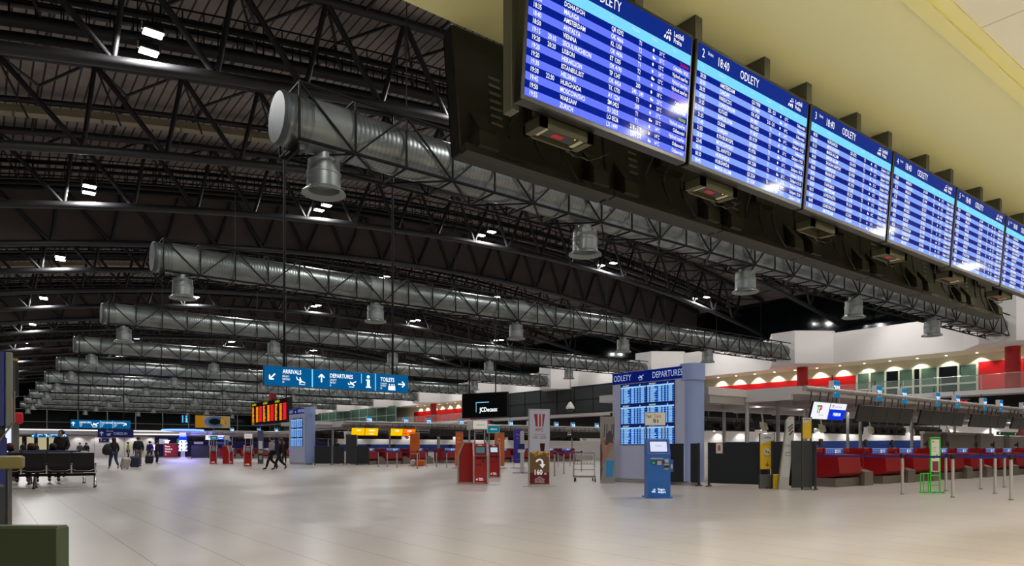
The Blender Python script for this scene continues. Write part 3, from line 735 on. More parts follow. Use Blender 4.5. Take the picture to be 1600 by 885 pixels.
def canopy(Y, k):
    t = thing('check_in_canopy', 'flat light grey canopy on white posts over the %s check-in island' % ORD[k], 'canopy', (20.5, Y, 0), group='grey canopies over the check-in islands')
    X1_ = 39.0
    mb = MB().prism([(0, 0), (X1_, 0), (X1_, 6.8), (-2.1, 6.8), (-2.1, 1.9), (0, 1.9)], 'z', 2.87, 3.12, LGREY)
    mb.build('roof_panel', t)
    mb = MB()
    for x in range(0, 39, 3): mb.box(x, .3, 2.7, x+.12, 6.6, 2.87, LGREY)
    for y in (1.9, 4.9): mb.box(-1.9, y+.1, 2.62, X1_, y+.22, 2.87, LGREY)
    mb.build('beams', t)
    mb = MB().tube((.1, -.12, 3.05), (X1_, -.12, 3.05), .085, ALU, 12)
    for x in range(1, 39, 1): mb.tube((x-.06, -.12, 3.05), (x+.06, -.12, 3.05), .1, ALU, 10)
    mb.build('edge_pipe', t)
    for (x, y) in ((.08, 1.95), (1.7, 1.8), (1.3, 5.0), (3.5, 5.3), (5.1, 2.7), (9.5, 2.7), (10.2, 3.6), (14.5, 2.7), (19.5, 2.7), (24.5, 2.7), (30, 2.7), (36, 2.7)):
        MB().tube((x, y, 0), (x, y, 2.87), .065, mat('post_white', 'a5a3a4', .5), 12).lathe([(.11, 0), (.11, .03), (.07, .04)], ALU, 12, (x, y, 0)).build('post', t)
    # reading lamps on arms under the roof panel
    for i in range(8):
        x = 1.1 + 5*i
        MB().tube((x, .25, 2.87), (x+.25, .35, 2.3), .03, mat('lamp_arm_cream', 'd0cab4', .5), 6).lathe([(.06, 0), (.07, -.12), (.1, -.2)], mat('lamp_arm_cream'), 10, (x+.26, .36, 2.32)).build('lamp_arm', t)
    MB().box(1, 3.4, 2.83, X1_-1, 3.5, 2.86, STRIP).build('light_strip', t)
    area('canopy_lamp', (19, 3.45, 2.8), 34, .12, 150, (1, .97, .92), parent=t)
def far_side_displays(Y, k):
    for i in range(6):
        x = 19.6 + 5.3*i
        t = thing('overhead_display', 'black backs of displays, far side of %s island, %s from left' % (ORD[k], ORD[i]), 'display', (x, Y + 7.2, 1.95), group='backs of far side displays')
        MB().bbox(0, 0, 0, 4.2, .09, .62, BLACK, .01).xf(Matrix.Rotation(radians(-14), 4, 'X')).build('housing', t)
        for j in range(4):
            MB().bbox(.3+1.05*j, -.18, .12, .72+1.05*j, -.02, .46, OLIVE2, .04).build('bracket', t)
            MB().tube((.5+1.05*j, -.1, .4), (.5+1.05*j, -.1, 1.12), .03, GPOST, 6).build('hanger', t)
        a_ = MB().tube((4.35, -.2, 1.1), (4.45, -.25, .45), .045, mat('lamp_arm_cream'), 6); a_.prism([(4.3, .45), (4.62, .38), (4.75, .1), (4.55, .02), (4.35, .2)], 'y', -.35, -.15, mat('lamp_arm_cream')); a_.build('lamp_arm', t)
SX = [(22.6, 25.6, 27.6, 30.6, 32.6, 35.6, 37.6, 40.7, 42.7, 45.7)]
for k, (Y, base) in enumerate(((11.8, 200), (46.5, 220), (81.2, 240))):
    canopy(Y, k); far_side_displays(Y, k)
    for j, x in enumerate(SX[0][:(8 if k == 0 else 10 if k == 1 else 3)]): number_sign(x + (-.15), Y - .12, str(base + j))
    for j, x in enumerate(SX[0][:(9 if k < 2 else 4)]):
        xx = 22.03 if (k and j == 0) else x - 1.55
        side = ('red check-in desk with a blue placard and steel baggage belt below sign %d' % (base + j))
        desk(xx, Y - 1.5, side, 'red check-in desks')
        if k == 0 or j < 6: monitor(xx + .35, Y - .2, 'black monitor standing on the check-in desk below sign %d' % (base + j), .3)
overhead(20.75, 11.62, 2, 'overhead pair of lit white and blue airline displays left of sign 200', 'tap')
for x, l in ((23.7, 'below signs 201 and 202'), (28.6, 'below signs 203 and 204'), (33.6, 'below signs 205 and 206'), (38.6, 'at the right edge of the photo')):
    overhead(x, 11.62, 4, 'row of switched-off brown overhead displays ' + l)
overhead(21.0, 46.3, 2, 'overhead pair of bright yellow displays left of sign 220', 'yellow')
overhead(24.1, 46.3, 2, 'yellow and orange overhead displays below sign 221', 'yellow')
for x in (27.5, 32.5, 37.5, 42.2): overhead(x, 46.3, 4, 'dark overhead displays of the second island, %s from the left' % ORD[int((x-27)//4.6)])
overhead(19.6, 81.0, 2, 'small pale overhead displays of the distant island left of sign 240', 'tap')
# grey partitions at the back of the first island
t = thing('office_partition', 'tall grey partition behind the red check-in desks at right', 'partition', (36, 14.4, 0))
MB().bbox(0, 0, 0, 22, .12, 1.85, GREY, .01).build('panel', t)
MB().box(0, -.06, 1.85, 9, .16, 1.97, mat('partition_cap_white', 'd0ccc4', .6)).box(14, -.06, 1.85, 22, .16, 1.97, mat('partition_cap_white')).build('cap', t)
for x in (2, 6.4, 10.8, 15): MB().box(x, -.12, 0, x+.5, 0, 1.9, mat('pilaster_grey', '8a8482', .6)).build('pilaster', t)  # pilasters in a darker grey than the panel
mb = MB().box(0, -.02, 0, 3.4, .02, .18, mat('green_sign', '0c7a48', .5)); F = Face(mb, (0, -.021, 0)); F.text('EXIT', .3, .04, .1, SIGNW, .8); F.arrow(2.9, .09, .12, 0, SIGNW)
single(mb, 'green_sign', 'long narrow green sign above the grey partition at right', 'sign', (45, 14.2, 1.9))
single(MB().prism([(0, 0), (.9, 0), (.55, 1.1)], 'y', 0, .08, RED), 'red_pennant', 'red triangular panel above the grey partition near the right edge', 'panel', (48.6, 14.2, 1.9))
# back office wall of the second island
t = thing('office_wall', 'white lit back wall behind the red desks of the second island', 'partition', (24, 55.5, 0))
MB().bbox(0, 0, 0, 32, .15, 2.6, WHITE, .01).build('panel', t)
MB().box(0, -.05, .9, 14, 0, 1.5, BLUEW).build('blue_band', t)
for i in range(7): spot('wash_lamp', (1.5+2.6*i, -.5, 2.7), 45, radians(100), .5, (1, .96, .9), (radians(15), 0, 0), t)
# dark partitions at the end of the first island
def partition(x0, y0, x1, y1, h, lab, m=NAVY, grp='dark partitions at the ends of the islands', nm='partition_screen'):
    L = sqrt((x1-x0)**2 + (y1-y0)**2)
    t = thing(nm, lab, 'partition', (x0, y0, 0), atan2(y1-y0, x1-x0), grp)
    MB().bbox(.04, -.025, .1, L-.04, .025, h, m, .005).build('panel', t)
    for x in (0, L-.05): MB().box(x, -.035, 0, x+.05, .035, h+.01, CHARC).build('post', t)
    MB().box(0, -.2, 0, .05, .2, .03, CHARC).box(L-.05, -.2, 0, L, .2, .03, CHARC).build('foot', t)
    return t
partition(17.95, 11.2, 18.3, 10.05, 1.34, 'dark navy partition with a grey end post, nearest the red desks of the first island')
partition(17.45, 13.0, 17.95, 11.25, 1.32, 'dark navy partition behind the yellow airline sign')
partition(17.2, 14.4, 17.43, 13.3, 1.3, 'dark navy partition next to the blue departures wall')
single(MB().box(0, -.01, 0, .2, .01, .3, mat('paper_white', 'cfd0cc', .7)).box(.06, -.014, .08, .14, -.01, .24, mat('paper_red', 'b05048', .7)), 'paper_notice', 'small white notice on the dark partition beside the departures wall', 'notice', (17.5, 12.75, 1.0), radians(-74))
partition(18.2, 46.0, 19.2, 45.5, 1.3, 'dark navy partition beside the distant departures wall, second island')
partition(19.3, 45.45, 20.0, 45.15, 1.3, 'dark navy partition in the middle at the end of the second island')
partition(20.75, 44.8, 21.6, 44.6, 1.3, 'dark navy partition touching the red desk of sign 220')
partition(20.02, 44.95, 20.7, 44.7, 2.1, 'tall charcoal panel between dark partitions of the second island', CHARC)
partition(18.3, 81.5, 20.9, 81.0, 1.45, 'dark grey partition at the end of the distant third island', CHARC)

# ------------------------------------------------------------------ departures wall boards
WALLB = mat('grey_blue_board', 'b8bedc', .5, noise=.05); WALLB2 = mat('pale_blue_board_end', '8d9fce', .5)
def board(x, y0, lab, scale=1.0, W=3.1, H=3.72):
    t = thing('departures_wall', lab, 'information board', (x, y0, 0), group='free-standing departures boards')
    MB().bbox(0, -W, .12, .55, 0, H, WALLB, .01).build('body', t)
    MB().lathe([(.36, .12), (.36, H+.02)], WALLB2, 28, (.36, -W, 0)).lathe([(.39, H-.45), (.39, H+.06)], WALLB2, 28, (.36, -W, 0)).build('rounded_end', t)
    MB().box(.03, -W-.2, 0, .5, 0, .12, ALU).build('plinth', t)
    mb = MB(); F = Face(mb, (-.015, -.02, H-.38), (0, -1, 0)); mb.box(-.014, -W+.02, H-.36, 0, -.01, H-.01, SHEAD)
    HN = glow('header_navy_board', '0c1c70', .7); F.rect(0, .0, W-.05, .36, HN, .001)
    TX = glow('header_pale_text', 'b8c8f0', .8)
    F.text('ODLETY', .06, .09, .2, TX, .74); F.text('DEPARTURES', W-.1, .09, .2, TX, .72, 'r'); F.plane_up(1.18, .07, .24, TX)
    mb.build('header', t)
    for r in range(3):
        for c_ in range(2):
            mb = MB(); y = -(.40 + 1.16*c_); z = 3.31 - .68*(r+1)
            mb.box(-.03, y-1.15, z+.005, 0, y-.005, z+.675, BLACK)
            F = Face(mb, (-.031, y-.02, z+.02), (0, -1, 0)); w_, h_ = 1.12, .64
            F.rect(0, 0, w_, h_, FB, .001); F.rect(0, h_-.08, w_, h_, FBD, .002); F.rect(0, h_-.13, w_, h_-.08, FBL, .002)
            F.text('18:40 ODLETY', .1, h_-.06, .04, SIGNW, .8, d=.003); F.logo(w_-.28, h_-.07, .05, SIGNW)
            for i in range(0, 14, 2): F.rect(0, h_-.13-.0364*(i+1), w_, h_-.13-.0364*i, FBD, .002)
            for i in range(14):
                z_ = h_-.13-.0364*(i+.8)
                rn = random.Random(i*7+r*3+c_)
                for u, l in ((.03, .07), (.15, .16 + .12*rn.random()), (.48, .12), (.66, .06), (.8, .04), (.9, .15)): F.rect(u, z_, u+l, z_+.022, FBL, .003)
            mb.build('screen', t)
    return t
board(17.3, 16.85, 'tall grey-blue departures wall with six blue screens, behind the blue kiosk')
board(18.05, 50.5, 'distant tall departures wall with blue screens left of the dark partitions', H=4.0)

# ------------------------------------------------------------------ blue kiosk
KB = mat('kiosk_blue_enamel', '0560b8', .4); KB2 = mat('kiosk_blue_light', '3f66b8', .4)
t = thing('check_in_kiosk', 'blue self-service kiosk with a FastTrack sign in front of the departures wall', 'kiosk', (12.52, 10.76, 0), radians(-37.5))
MB().prism([(-.2, .03), (-.2, 1.0), (-.05, 1.36), (.2, 1.36), (.2, .03)], 'x', -.26, .27, KB).build('cabinet', t)
MB().bbox(-.3, -.28, 0, .31, .28, .03, KB, .005).build('base_plate', t)
mb = MB(); nx = Vector((0, -.36, .15)).normalized(); F = Face(mb, (-.26, -.2, 1.0), (1, 0, 0), (0, .15, .36)); F.slab(0, 0, .53, .39, KB2, 0, .02); F.rect(.05, .05, .48, .34, BLACK, .022); F.rect(.07, .07, .46, .32, glow('kiosk_screen', 'dfe6ff', .95), .024); F.text('FastTrack', .265, .2, .03, BLACK, .8, 'c', .026)
mb.build('touch_screen', t)
mb = MB(); F = Face(mb, (-.26, -.2, 0)); F.slab(.08, .9, .36, .925, GREY, 0, .005); F.slab(.08, .78, .4, .88, mat('kiosk_reader_navy', '07376c', .4), 0, .01); F.slab(.22, .77, .32, .86, ALU, .01, .03); F.slab(.11, .79, .17, .84, glow('led_green', '40c060', .6), .01, .015)
for z in (.86, .76, .66): F.slab(.38, z, .49, z+.035, mat('plate_grey', '9a9a90', .5), 0, .012)
F.slab(.4, .82, .48, .9, ALU, 0, .02); F.slab(.38, .7, .49, .75, BLACK, 0, .01)
mb.build('card_readers', t)
mb = MB(); F = Face(mb, (-.26, -.2, 0)); F.logo(.1, .13, .09, SIGNW); F.text('Prague', .24, .18, .05, SIGNW, .8, bold=.01); F.text('Airport', .24, .12, .05, SIGNW, .8, bold=.01); mb.build('logo', t)
MB().bbox(.27, -.1, .6, .36, .02, .88, KB, .006).box(.3, -.106, .68, .34, -.1, .78, mat('paper_white')).build('side_reader', t)
mb = MB().tube((-.25, .1, 1.3), (-.25, .1, 1.72), .012, ALU, 8).tube((.2, .1, 1.3), (.2, .1, 1.72), .012, ALU, 8).bbox(-.27, .085, 1.68, .22, .115, 2.0, KB2, .005)
F = Face(mb, (-.265, .084, 1.69)); F.rect(.005, .005, .475, .3, mat('fast_sign_cream', 'c9c4b4', .6, emit=.15), .002); F.text('Fast', .03, .18, .075, mat('ink_dark', '20242c', .6), .72, d=.004, bold=.01); F.text('Track', .2, .18, .075, mat('ink_red', 'b02828', .6), .72, d=.004)
for u in (.2, .235, .29): F.rect(u, .06, u+.022, .14, mat('ink_dark'), .004)
F.disc(.211, .15, .012, .012, mat('ink_dark'), .004)
mb.build('top_sign', t)

# ------------------------------------------------------------------ red kiosks
RKD = mat('kiosk_dark_slot', '1a0406', .4)
def red_kiosk(x, y, rz, lab, top='white', on=True):
    t = thing('check_in_kiosk', lab, 'kiosk', (x, y, 0), rz, 'red self-service kiosks')
    MB().prism([(-.24, .03), (-.24, .9), (-.08, 1.3), (.22, 1.3), (.22, .03)], 'x', -.2, .2, REDK).build('cabinet', t)
    for s_ in (-1, 1): MB().prism([(-.3, 0), (-.3, .9), (-.11, 1.36), (.28, 1.36), (.28, 1.32), (-.08, 1.32), (-.25, .9), (-.25, .03), (.28, .03), (.28, 0)], 'x', s_*.225-.025, s_*.225+.025, ALU).prism([(-.25, .03), (-.25, .9), (-.08, 1.32), (.28, 1.32), (.28, .03)], 'x', s_*.2-.002, s_*.2+.002, REDK).build('side_frame', t)
    mb = MB(); F = Face(mb, (-.2, -.24, .9), (1, 0, 0), (0, .16, .4)); F.slab(.03, .06, .37, .34, BLACK, 0, .012)
    F.rect(.06, .1, .34, .3, glow('kiosk_screen_bright', 'c8d8e8', .9) if on else glow('kiosk_screen_dim', '6c8890', .5), .014); F.text('Self-service', .2, .37, .025, SIGNW, .8, 'c', .002)
    mb.build('touch_screen', t)
    mb = MB(); F = Face(mb, (-.2, -.24, 0)); F.slab(.04, .8, .36, .86, RKD, 0, .01); F.slab(.24, .7, .3, .76, BLACK, 0, .03); F.slab(.05, .6, .23, .63, RKD, 0, .01)
    F.logo(.05, .12, .06, SIGNW); F.text('Prague', .15, .16, .04, SIGNW, .8); F.text('Airport', .15, .11, .04, SIGNW, .8)
    mb.build('slots', t)
    for s_ in (-1, 1): MB().tube((s_*.16, .1, 1.3), (s_*.16, .1, 1.8), .022, ALU, 8).build('post', t)
    hc = {'white': glow('kiosk_header_cream', 'd8d0c4', .75), 'teal': glow('kiosk_header_teal', '0c7484', .8), 'grey': LGREY}[top]
    mb = MB().bbox(-.24, .02, 1.76, .26, .18, 2.08, LGREY, .02); F = Face(mb, (-.22, .019, 1.79)); F.rect(0, 0, .46, .26, hc, .002)
    if top != 'grey': F.text('CHECK-IN', .23, .1, .05, mat('ink_dark') if top == 'white' else SIGNW, .8, 'c', .004)
    mb.build('header_box', t)
    return t
red_kiosk(12.92, 19.35, radians(-90-32), 'red kiosk seen from the side, leftmost of the three middle kiosks', 'grey')
red_kiosk(12.95, 18.6, radians(-30), 'red kiosk facing forward under a cream header box, middle of three', 'white', False)
red_kiosk(16.25, 22.4, radians(-28), 'red kiosk with a bright screen and teal header, rightmost of three', 'teal')
red_kiosk(13.46, 53.2, radians(-20), 'distant red kiosk, left one of the pair beside the fourth island screens', 'teal', False)
red_kiosk(14.3, 52.7, radians(40), 'distant red kiosk turned sideways, right one of the pair', 'grey', False)
red_kiosk(13.4, 44.85, radians(-20), 'distant single red kiosk under a cream header box, left of the walking couple', 'white', False)

# ------------------------------------------------------------------ restaurant banner
t = thing('advertising_banner', 'tall white and brown light banner for a restaurant with a turn arrow and 160 m', 'banner', (13.3, 16.0, 0), radians(-24))
MB().bbox(-.33, -.05, .04, .33, .05, 2.33, ALU, .01).build('frame', t)
MB().box(-.5, -.05, 0, .5, .05, .02, ALU).box(-.3, -.25, 0, -.26, .25, .02, ALU).build('foot', t)
mb = MB(); F = Face(mb, (-.3, -.052, .08)); H_ = 2.22
BW = glow('banner_white', 'a9a8ae', .55); BB = glow('banner_brown', '785c3c', .45); BR = glow('banner_maroon', '6a2a26', .5); BRD = glow('banner_logo_red', '8a3430', .6)
F.rect(0, 0, .6, H_, BW, .001); F.rect(0, .3, .6, .95, BB, .002); F.rect(0, 0, .6, .34, BR, .0025)
F.poly([(.13, 2.1), (.47, 2.1), (.42, 1.72), (.18, 1.72)], BRD, .003)
for u in (.24, .34): F.poly([(u, 2.1), (u+.05, 2.1), (u+.045, 1.72), (u+.005, 1.72)], BW, .004)
F.text('KFC', .3, 1.58, .1, BRD, .9, 'c', .004, .02); F.text('Otevřeno/Open', .3, 1.46, .055, BRD, .75, 'c'); F.text('6:00 - 22:00', .3, 1.36, .075, BRD, .8, 'c', bold=.01)
F.poly([(.33, .98), (.45, .98), (.47, 1.22), (.31, 1.22)], glow('banner_cola', '4a2016', .5), .0035)
for i in range(26):
    rn = random.Random(i); F.disc(.04+.54*rn.random(), .84+.14*rn.random(), .035, .028, glow('banner_fry%d' % (i % 3), ('b88a3c', '9c7434', 'c8a860')[i % 3], .55), .003+i*.0002, 8)
WW = glow('banner_print_white', 'e8e4e4', .8)
for i in range(8):
    a = pi*i/7; b = pi*(i+1)/7
    if i < 7: F.poly([(.3-.12*cos(a), .66+.1*sin(a)), (.3-.12*cos(b), .66+.1*sin(b)), (.3-.06*cos(b), .66+.05*sin(b)), (.3-.06*cos(a), .66+.05*sin(a))], WW, .009)
F.rect(.36, .58, .42, .66, WW, .009); F.poly([(.3, .59), (.48, .59), (.39, .47)], WW, .0095)
F.text('160', .27, .28, .15, WW, .85, 'c', .01, .02); F.text('m', .48, .28, .07, WW, .85, 'c', .01, .01)
for i in range(5): F.text(['Terminal 2', 'Food court, 1st floor', 'Follow the signs in the hall', 'Open every day all week', 'Great taste on the go here'][i], .3, .2-.04*i, .022, WW, .9, 'c', .01)
mb.build('poster', t)

# ------------------------------------------------------------------ other stands between the kiosks
def roll_up(x, y, rz, w_, h_, col, lab, txt='', tc=None, arch=True, z0=.12):
    t = thing('standing_banner', lab, 'banner', (x, y, 0), rz, 'tall narrow banners on the floor')
    MB().bbox(-w_/2, -.03, z0, w_/2, .03, h_, col, .005).build('panel', t)
    mb = MB()
    for s_ in (-1, 1): mb.tube((s_*w_/2, 0, 0), (s_*w_/2, 0, h_+.03), .018, CHROME, 8)
    mb.tube((-w_/2, 0, h_+.05), (w_/2, 0, h_+.05), .018, CHROME, 8); mb.box(-w_/2-.12, -.2, 0, w_/2+.12, .2, .02, STEEL)
    mb.build('frame', t)
    mb = MB(); F = Face(mb, (-w_/2, -.031, 0)); TT = tc or mat('ink_dark')
    for i, s_ in enumerate(txt.split('|')): F.text(s_, w_/2, h_-.35-.22*i, .1, TT, .8, 'c', .003, wmax=w_*.8)
    F.rect(w_*.3, .5, w_*.7, .52, TT, .003)
    mb.build('print', t)
ORG = mat('banner_orange', 'b85414', .5, emit=.08); 
roll_up(21.95, 33.6, radians(-75), .55, 2.05, ORG, 'narrow orange banner with a small white figure, left of the red side-on kiosk', 'Bag|Drop', mat('paper_white'))
roll_up(23.8, 32.2, radians(-65), .62, 2.0, ORG, 'orange banner partly hidden behind the rightmost red kiosk', 'Bag|Drop', mat('paper_white'))
roll_up(24.6, 31.5, radians(-70), .55, 2.25, mat('banner_purple', '2c2a86', .5, emit=.1), 'tall purple banner left of the restaurant banner', 'Wizz|Air', mat('ink_pale_blue', '9aa8e0', .5), z0=.3)
roll_up(22.3, 39.4, radians(-37), .6, 2.1, ORG, 'orange baggage sizer banner above a grey and orange case', 'Cabin|Bag', mat('ink_orange_dark', '8a3a08', .6), z0=.75)
t = thing('baggage_sizer', 'low grey and orange baggage sizer box under an orange banner', 'baggage sizer', (22.2, 38.9, 0), radians(-37.5))
MB().bbox(-.1, -.2, .02, .5, .2, .42, ORG, .06).build('box', t); MB().bbox(-.42, -.2, .02, -.12, .2, .45, GREY, .08).build('case', t)
t = thing('info_stand', 'grey pole stand with a small blue and white notice beside the purple banner', 'stand', (19.85, 25.1, 0), radians(-37.5))
MB().bbox(-.09, -.05, .02, .09, .05, 1.95, LGREY, .01).build('pole', t)
MB().box(-.45, -.04, 0, .45, .04, .03, STEEL).box(-.04, -.35, 0, .04, .35, .03, STEEL).build('foot', t)
MB().box(-.2, -.07, .95, .12, -.05, 1.1, mat('paper_white')).box(-.2, -.07, 1.1, .12, -.05, 1.36, mat('notice_navy', '1c2c6c', .5)).build('notice', t)
# luggage trolley
t = thing('luggage_trolley', 'empty chrome luggage trolley standing left of the hand poster', 'trolley', (16.6, 17.5, 0), radians(-40))
mb = MB()
for x in (-.38, .36):
    mb.path([(x, -.3, .16), (x, .25, .16), (x, .3, .22), (x, .3, .98)], .018, CHROME, 8)
mb.tube((-.38, .3, .98), (.36, .3, .98), .022, CHROME, 8); mb.tube((-.38, .3, .9), (.36, .3, .9), .012, CHROME, 6)
mb.tube((-.38, -.3, .16), (.36, -.3, .16), .018, CHROME, 8)
mb.build('frame', t)
mb = MB()
for i in range(9): mb.tube((-.36+.09*i, -.28, .18), (-.36+.09*i, .28, .18), .008, CHROME, 5)
for y in (-.25, 0, .25): mb.tube((-.38, y, .185), (.36, y, .185), .01, CHROME, 5)
mb.build('lower_rack', t)
mb = MB().box(-.3, .28, .74, .3, .31, .9, ALU)
for i in range(7): mb.tube((-.34+.11*i, .0, .6), (-.34+.11*i, .3, .66), .008, CHROME, 5)
mb.tube((-.38, 0, .6), (.36, 0, .6), .012, CHROME, 6); mb.tube((-.38, .3, .4), (.36, .3, .4), .012, CHROME, 6)
mb.build('basket', t)
for x, y in ((-.36, -.26), (.34, -.26), (-.3, .28), (.3, .28)): MB().tube((x-.02, y, .07), (x+.02, y, .07), .07, BLACK, 14).tube((x, y, .07), (x, y, .16), .015, CHROME, 6).build('wheel', t)
# photo wall with raised hands
t = thing('photo_poster', 'narrow printed wall showing raised arms and a blue cup, left of the departures wall', 'poster', (16.45, 16.25, 0), radians(-40))
MB().bbox(-.24, -.03, 0, .24, .03, 2.2, mat('poster_grey', '8c8882', .6), .005).build('panel', t)
mb = MB(); F = Face(mb, (-.24, -.031, 0)); PS = mat('print_skin', '9c7460', .7); PD = mat('print_dark', '4c3c44', .7); PC = mat('print_cup_blue', '2a86c0', .6)
F.poly([(0, .1), (.02, .1), (.14, .9), (.16, 1.4), (.08, 1.5), (.03, 1.3), (0, 1.25)], PD, .001)
F.poly([(.04, .45), (.17, .75), (.38, 1.2), (.45, 1.3), (.3, 1.35), (.16, 1.1), (.08, .9)], PS, .002); F.poly([(.08, .9), (.16, 1.1), (.12, 1.55), (.07, 1.58), (.05, 1.2)], PS, .0025)
F.poly([(.16, 1.25), (.42, 1.3), (.42, 1.6), (.3, 1.75), (.2, 1.6)], PD, .0015)
for u in (.12, .2, .36, .42): F.line(u, 1.5, u+.03, 1.95, .03, PD, .003)
F.poly([(.2, .2), (.4, .2), (.46, .75), (.18, .75)], PC, .004)
mb.build('print', t)
# dome camera
t = thing('dome_camera', 'small white dome camera hanging on a thin rod right of the restaurant banner', 'camera', (30.4, 33.4, 3.55))
MB().lathe([(.06, .62), (.14, .5), (.26, .3), (.28, .2), (.26, .16)], mat('camera_white', 'c8c8c4', .4), 18).build('housing', t)
MB().lathe([(.25, .18), (.2, .05), (.0001, 0)], BLACK, 18).build('dome', t)
MB().tube((0, 0, .6), (0, 0, 17.0), .02, STEEL, 6).build('rod', t)
# signs of the first island
def air_sign(x, y, rz, z0, z1, w_, lab, base=True):
    t = thing('airline_sign', lab, 'sign', (x, y, 0), rz, 'yellow and white airline signs')
    m1 = mat('sign_yellow', 'c8a200', .5, emit=.06); m2 = mat('sign_grey_white', 'b4b8b8', .5, emit=.05)
    mb = MB().bbox(-w_/2, -.03, z0, w_/2, .03, z1, m1, .004); F = Face(mb, (-w_/2, -.031, z0)); h_ = z1-z0
    F.poly([(0.005, h_*.72), (w_-.005, h_*.84), (w_-.005, h_-.005), (.005, h_-.005)], m2, .002); ink = mat('ink_dark')
    F.text('vueling', w_/2, h_*.88, .06, ink, .8, 'c', .004, .01, wmax=w_*.7)
    if base:
        F.text('Check-in online', w_/2, h_*.68, .035, ink, .8, 'c'); F.disc(w_/2, h_*.5, .09, .09, m2, .003, 18); F.rect(w_/2-.05, h_*.47, w_/2-.02, h_*.54, ink, .005); F.rect(w_/2, h_*.46, w_/2+.06, h_*.5, ink, .005)
        F.text('Drop off', w_/2, h_*.36, .04, ink, .8, 'c'); F.arrow(w_/2, h_*.15, .12, -pi/2, ink)
    mb.build('panel', t)
    mb = MB()
    for s_ in (-1, 1): mb.box(s_*w_/2-.02, -.02, 0, s_*w_/2+.02, .03, z1+.02, CHARC)
    if not base: mb.box(-w_/2-.3, -.01, .06, w_/2, .01, 1.36, NAVY)
    mb.build('post', t)
    MB().bbox(-w_/2-.02, -.06, 0, w_/2+.02, .06, .4 if base else .05, mat('sign_base_grey', '54544e', .6), .01).build('base', t)
air_sign(17.88, 11.3, radians(-37.5), .55, 1.56, .4, 'yellow and white airline sign with a down arrow, standing before the dark partition')
air_sign(18.15, 10.25, radians(-37.5), 1.42, 2.0, .24, 'tall yellow and white airline sign beside the silver curved stand', False)
single(MB().bbox(-.1, -.06, 0, .1, .06, .42, mat('sign_yellow'), .01), 'yellow_box', 'small yellow box on the floor between the yellow sign and the silver stand', 'box', (17.8, 10.93, 0), radians(-37.5))
t = thing('curved_stand', 'leaning silver curved stand with check-in lettering left of the red desks', 'stand', (17.75, 10.66, 0), radians(-37.5))
SIL = mat('stand_silver', '9c9c98', .35, .5); SILW = mat('stand_pale_panel', 'a8acb0', .4)
prof = [(-.2, 0), (-.17, .3), (-.08, 1.0), (0, 1.6), (.02, 1.9), (.08, 2.0), (.16, 2.04), (.24, 2.03), (.24, 1.6), (.18, 1.0), (.1, .3), (.08, 0)]
MB().prism(prof, 'y', -.05, .05, SIL).build('body', t)
mb = MB(); F = Face(mb, (0, -.052, 0)); F.poly([(-.13, .35), (.09, .35), (.17, 1.0), (.22, 1.6), (.22, 1.95), (.1, 1.95), (.03, 1.6), (-.05, 1.0)], SILW, .002)
for i, (m_, dz) in enumerate(((mat('leaf_teal', '2c5c5c', .5), .08), (mat('leaf_brown', '6a3a2c', .5), 0), (mat('leaf_maroon', '642424', .5), -.1))): F.line(.06+.02*i, 1.62+dz, .2, 1.74+dz, .05, m_, .005+i*.001)
F.text('Check-in', .1, 1.2, .07, mat('ink_grey', '55585c', .5), .7, 'c', .005); F.line(-.02, 1.02, .14, 1.04, .015, mat('ink_dark'), .005); F.line(-.03, .95, .14, .95, .012, mat('ink_dark'), .005)
mb.build('panel', t)
# green stand
t = thing('leaflet_stand', 'bright green tubular stand with white notices behind the barrier belts', 'stand', (19.52, 7.52, 0), radians(-37.5))
GR = mat('stand_green', '2fae22', .4, emit=.08); mb = MB()
for x in (-.12, .12): mb.tube((x, 0, .02), (x, 0, 1.42), .018, GR, 8)
mb.tube((-.12, 0, 1.42), (.12, 0, 1.42), .018, GR, 8)
for z in (.2, .45): mb.tube((-.12, 0, z), (.12, 0, z), .014, GR, 8)
mb.tube((-.42, 0, .02), (.24, 0, .02), .016, GR, 8).tube((-.12, -.2, .02), (-.12, .25, .02), .016, GR, 8).tube((.12, -.2, .02), (.12, .25, .02), .016, GR, 8)
for x in (-.38, -.3, -.18): mb.tube((x, 0, .02), (x, 0, .5), .012, GR, 8)
for z in (.25, .5): mb.tube((-.38, 0, z), (-.14, 0, z), .012, GR, 8)
mb.build('frame', t)
mb = MB().box(-.1, -.01, .55, .1, .01, 1.38, mat('paper_white')); F = Face(mb, (-.1, -.011, .55)); F.rect(.02, .02, .18, .27, mat('leaflet_maroon', '6c1c28', .5), .001); F.rect(.04, .33, .09, .42, GR, .001); F.rect(.11, .36, .16, .45, GR, .001)
F.disc(.04, .77, .02, .025, mat('paper_red'), .002); F.text('notice', .08, .76, .02, mat('ink_dark'), .8)
for z in (.52, .58, .62): F.rect(.03, z, .12, z+.008, mat('ink_dark'), .001)
mb.build('notice', t)
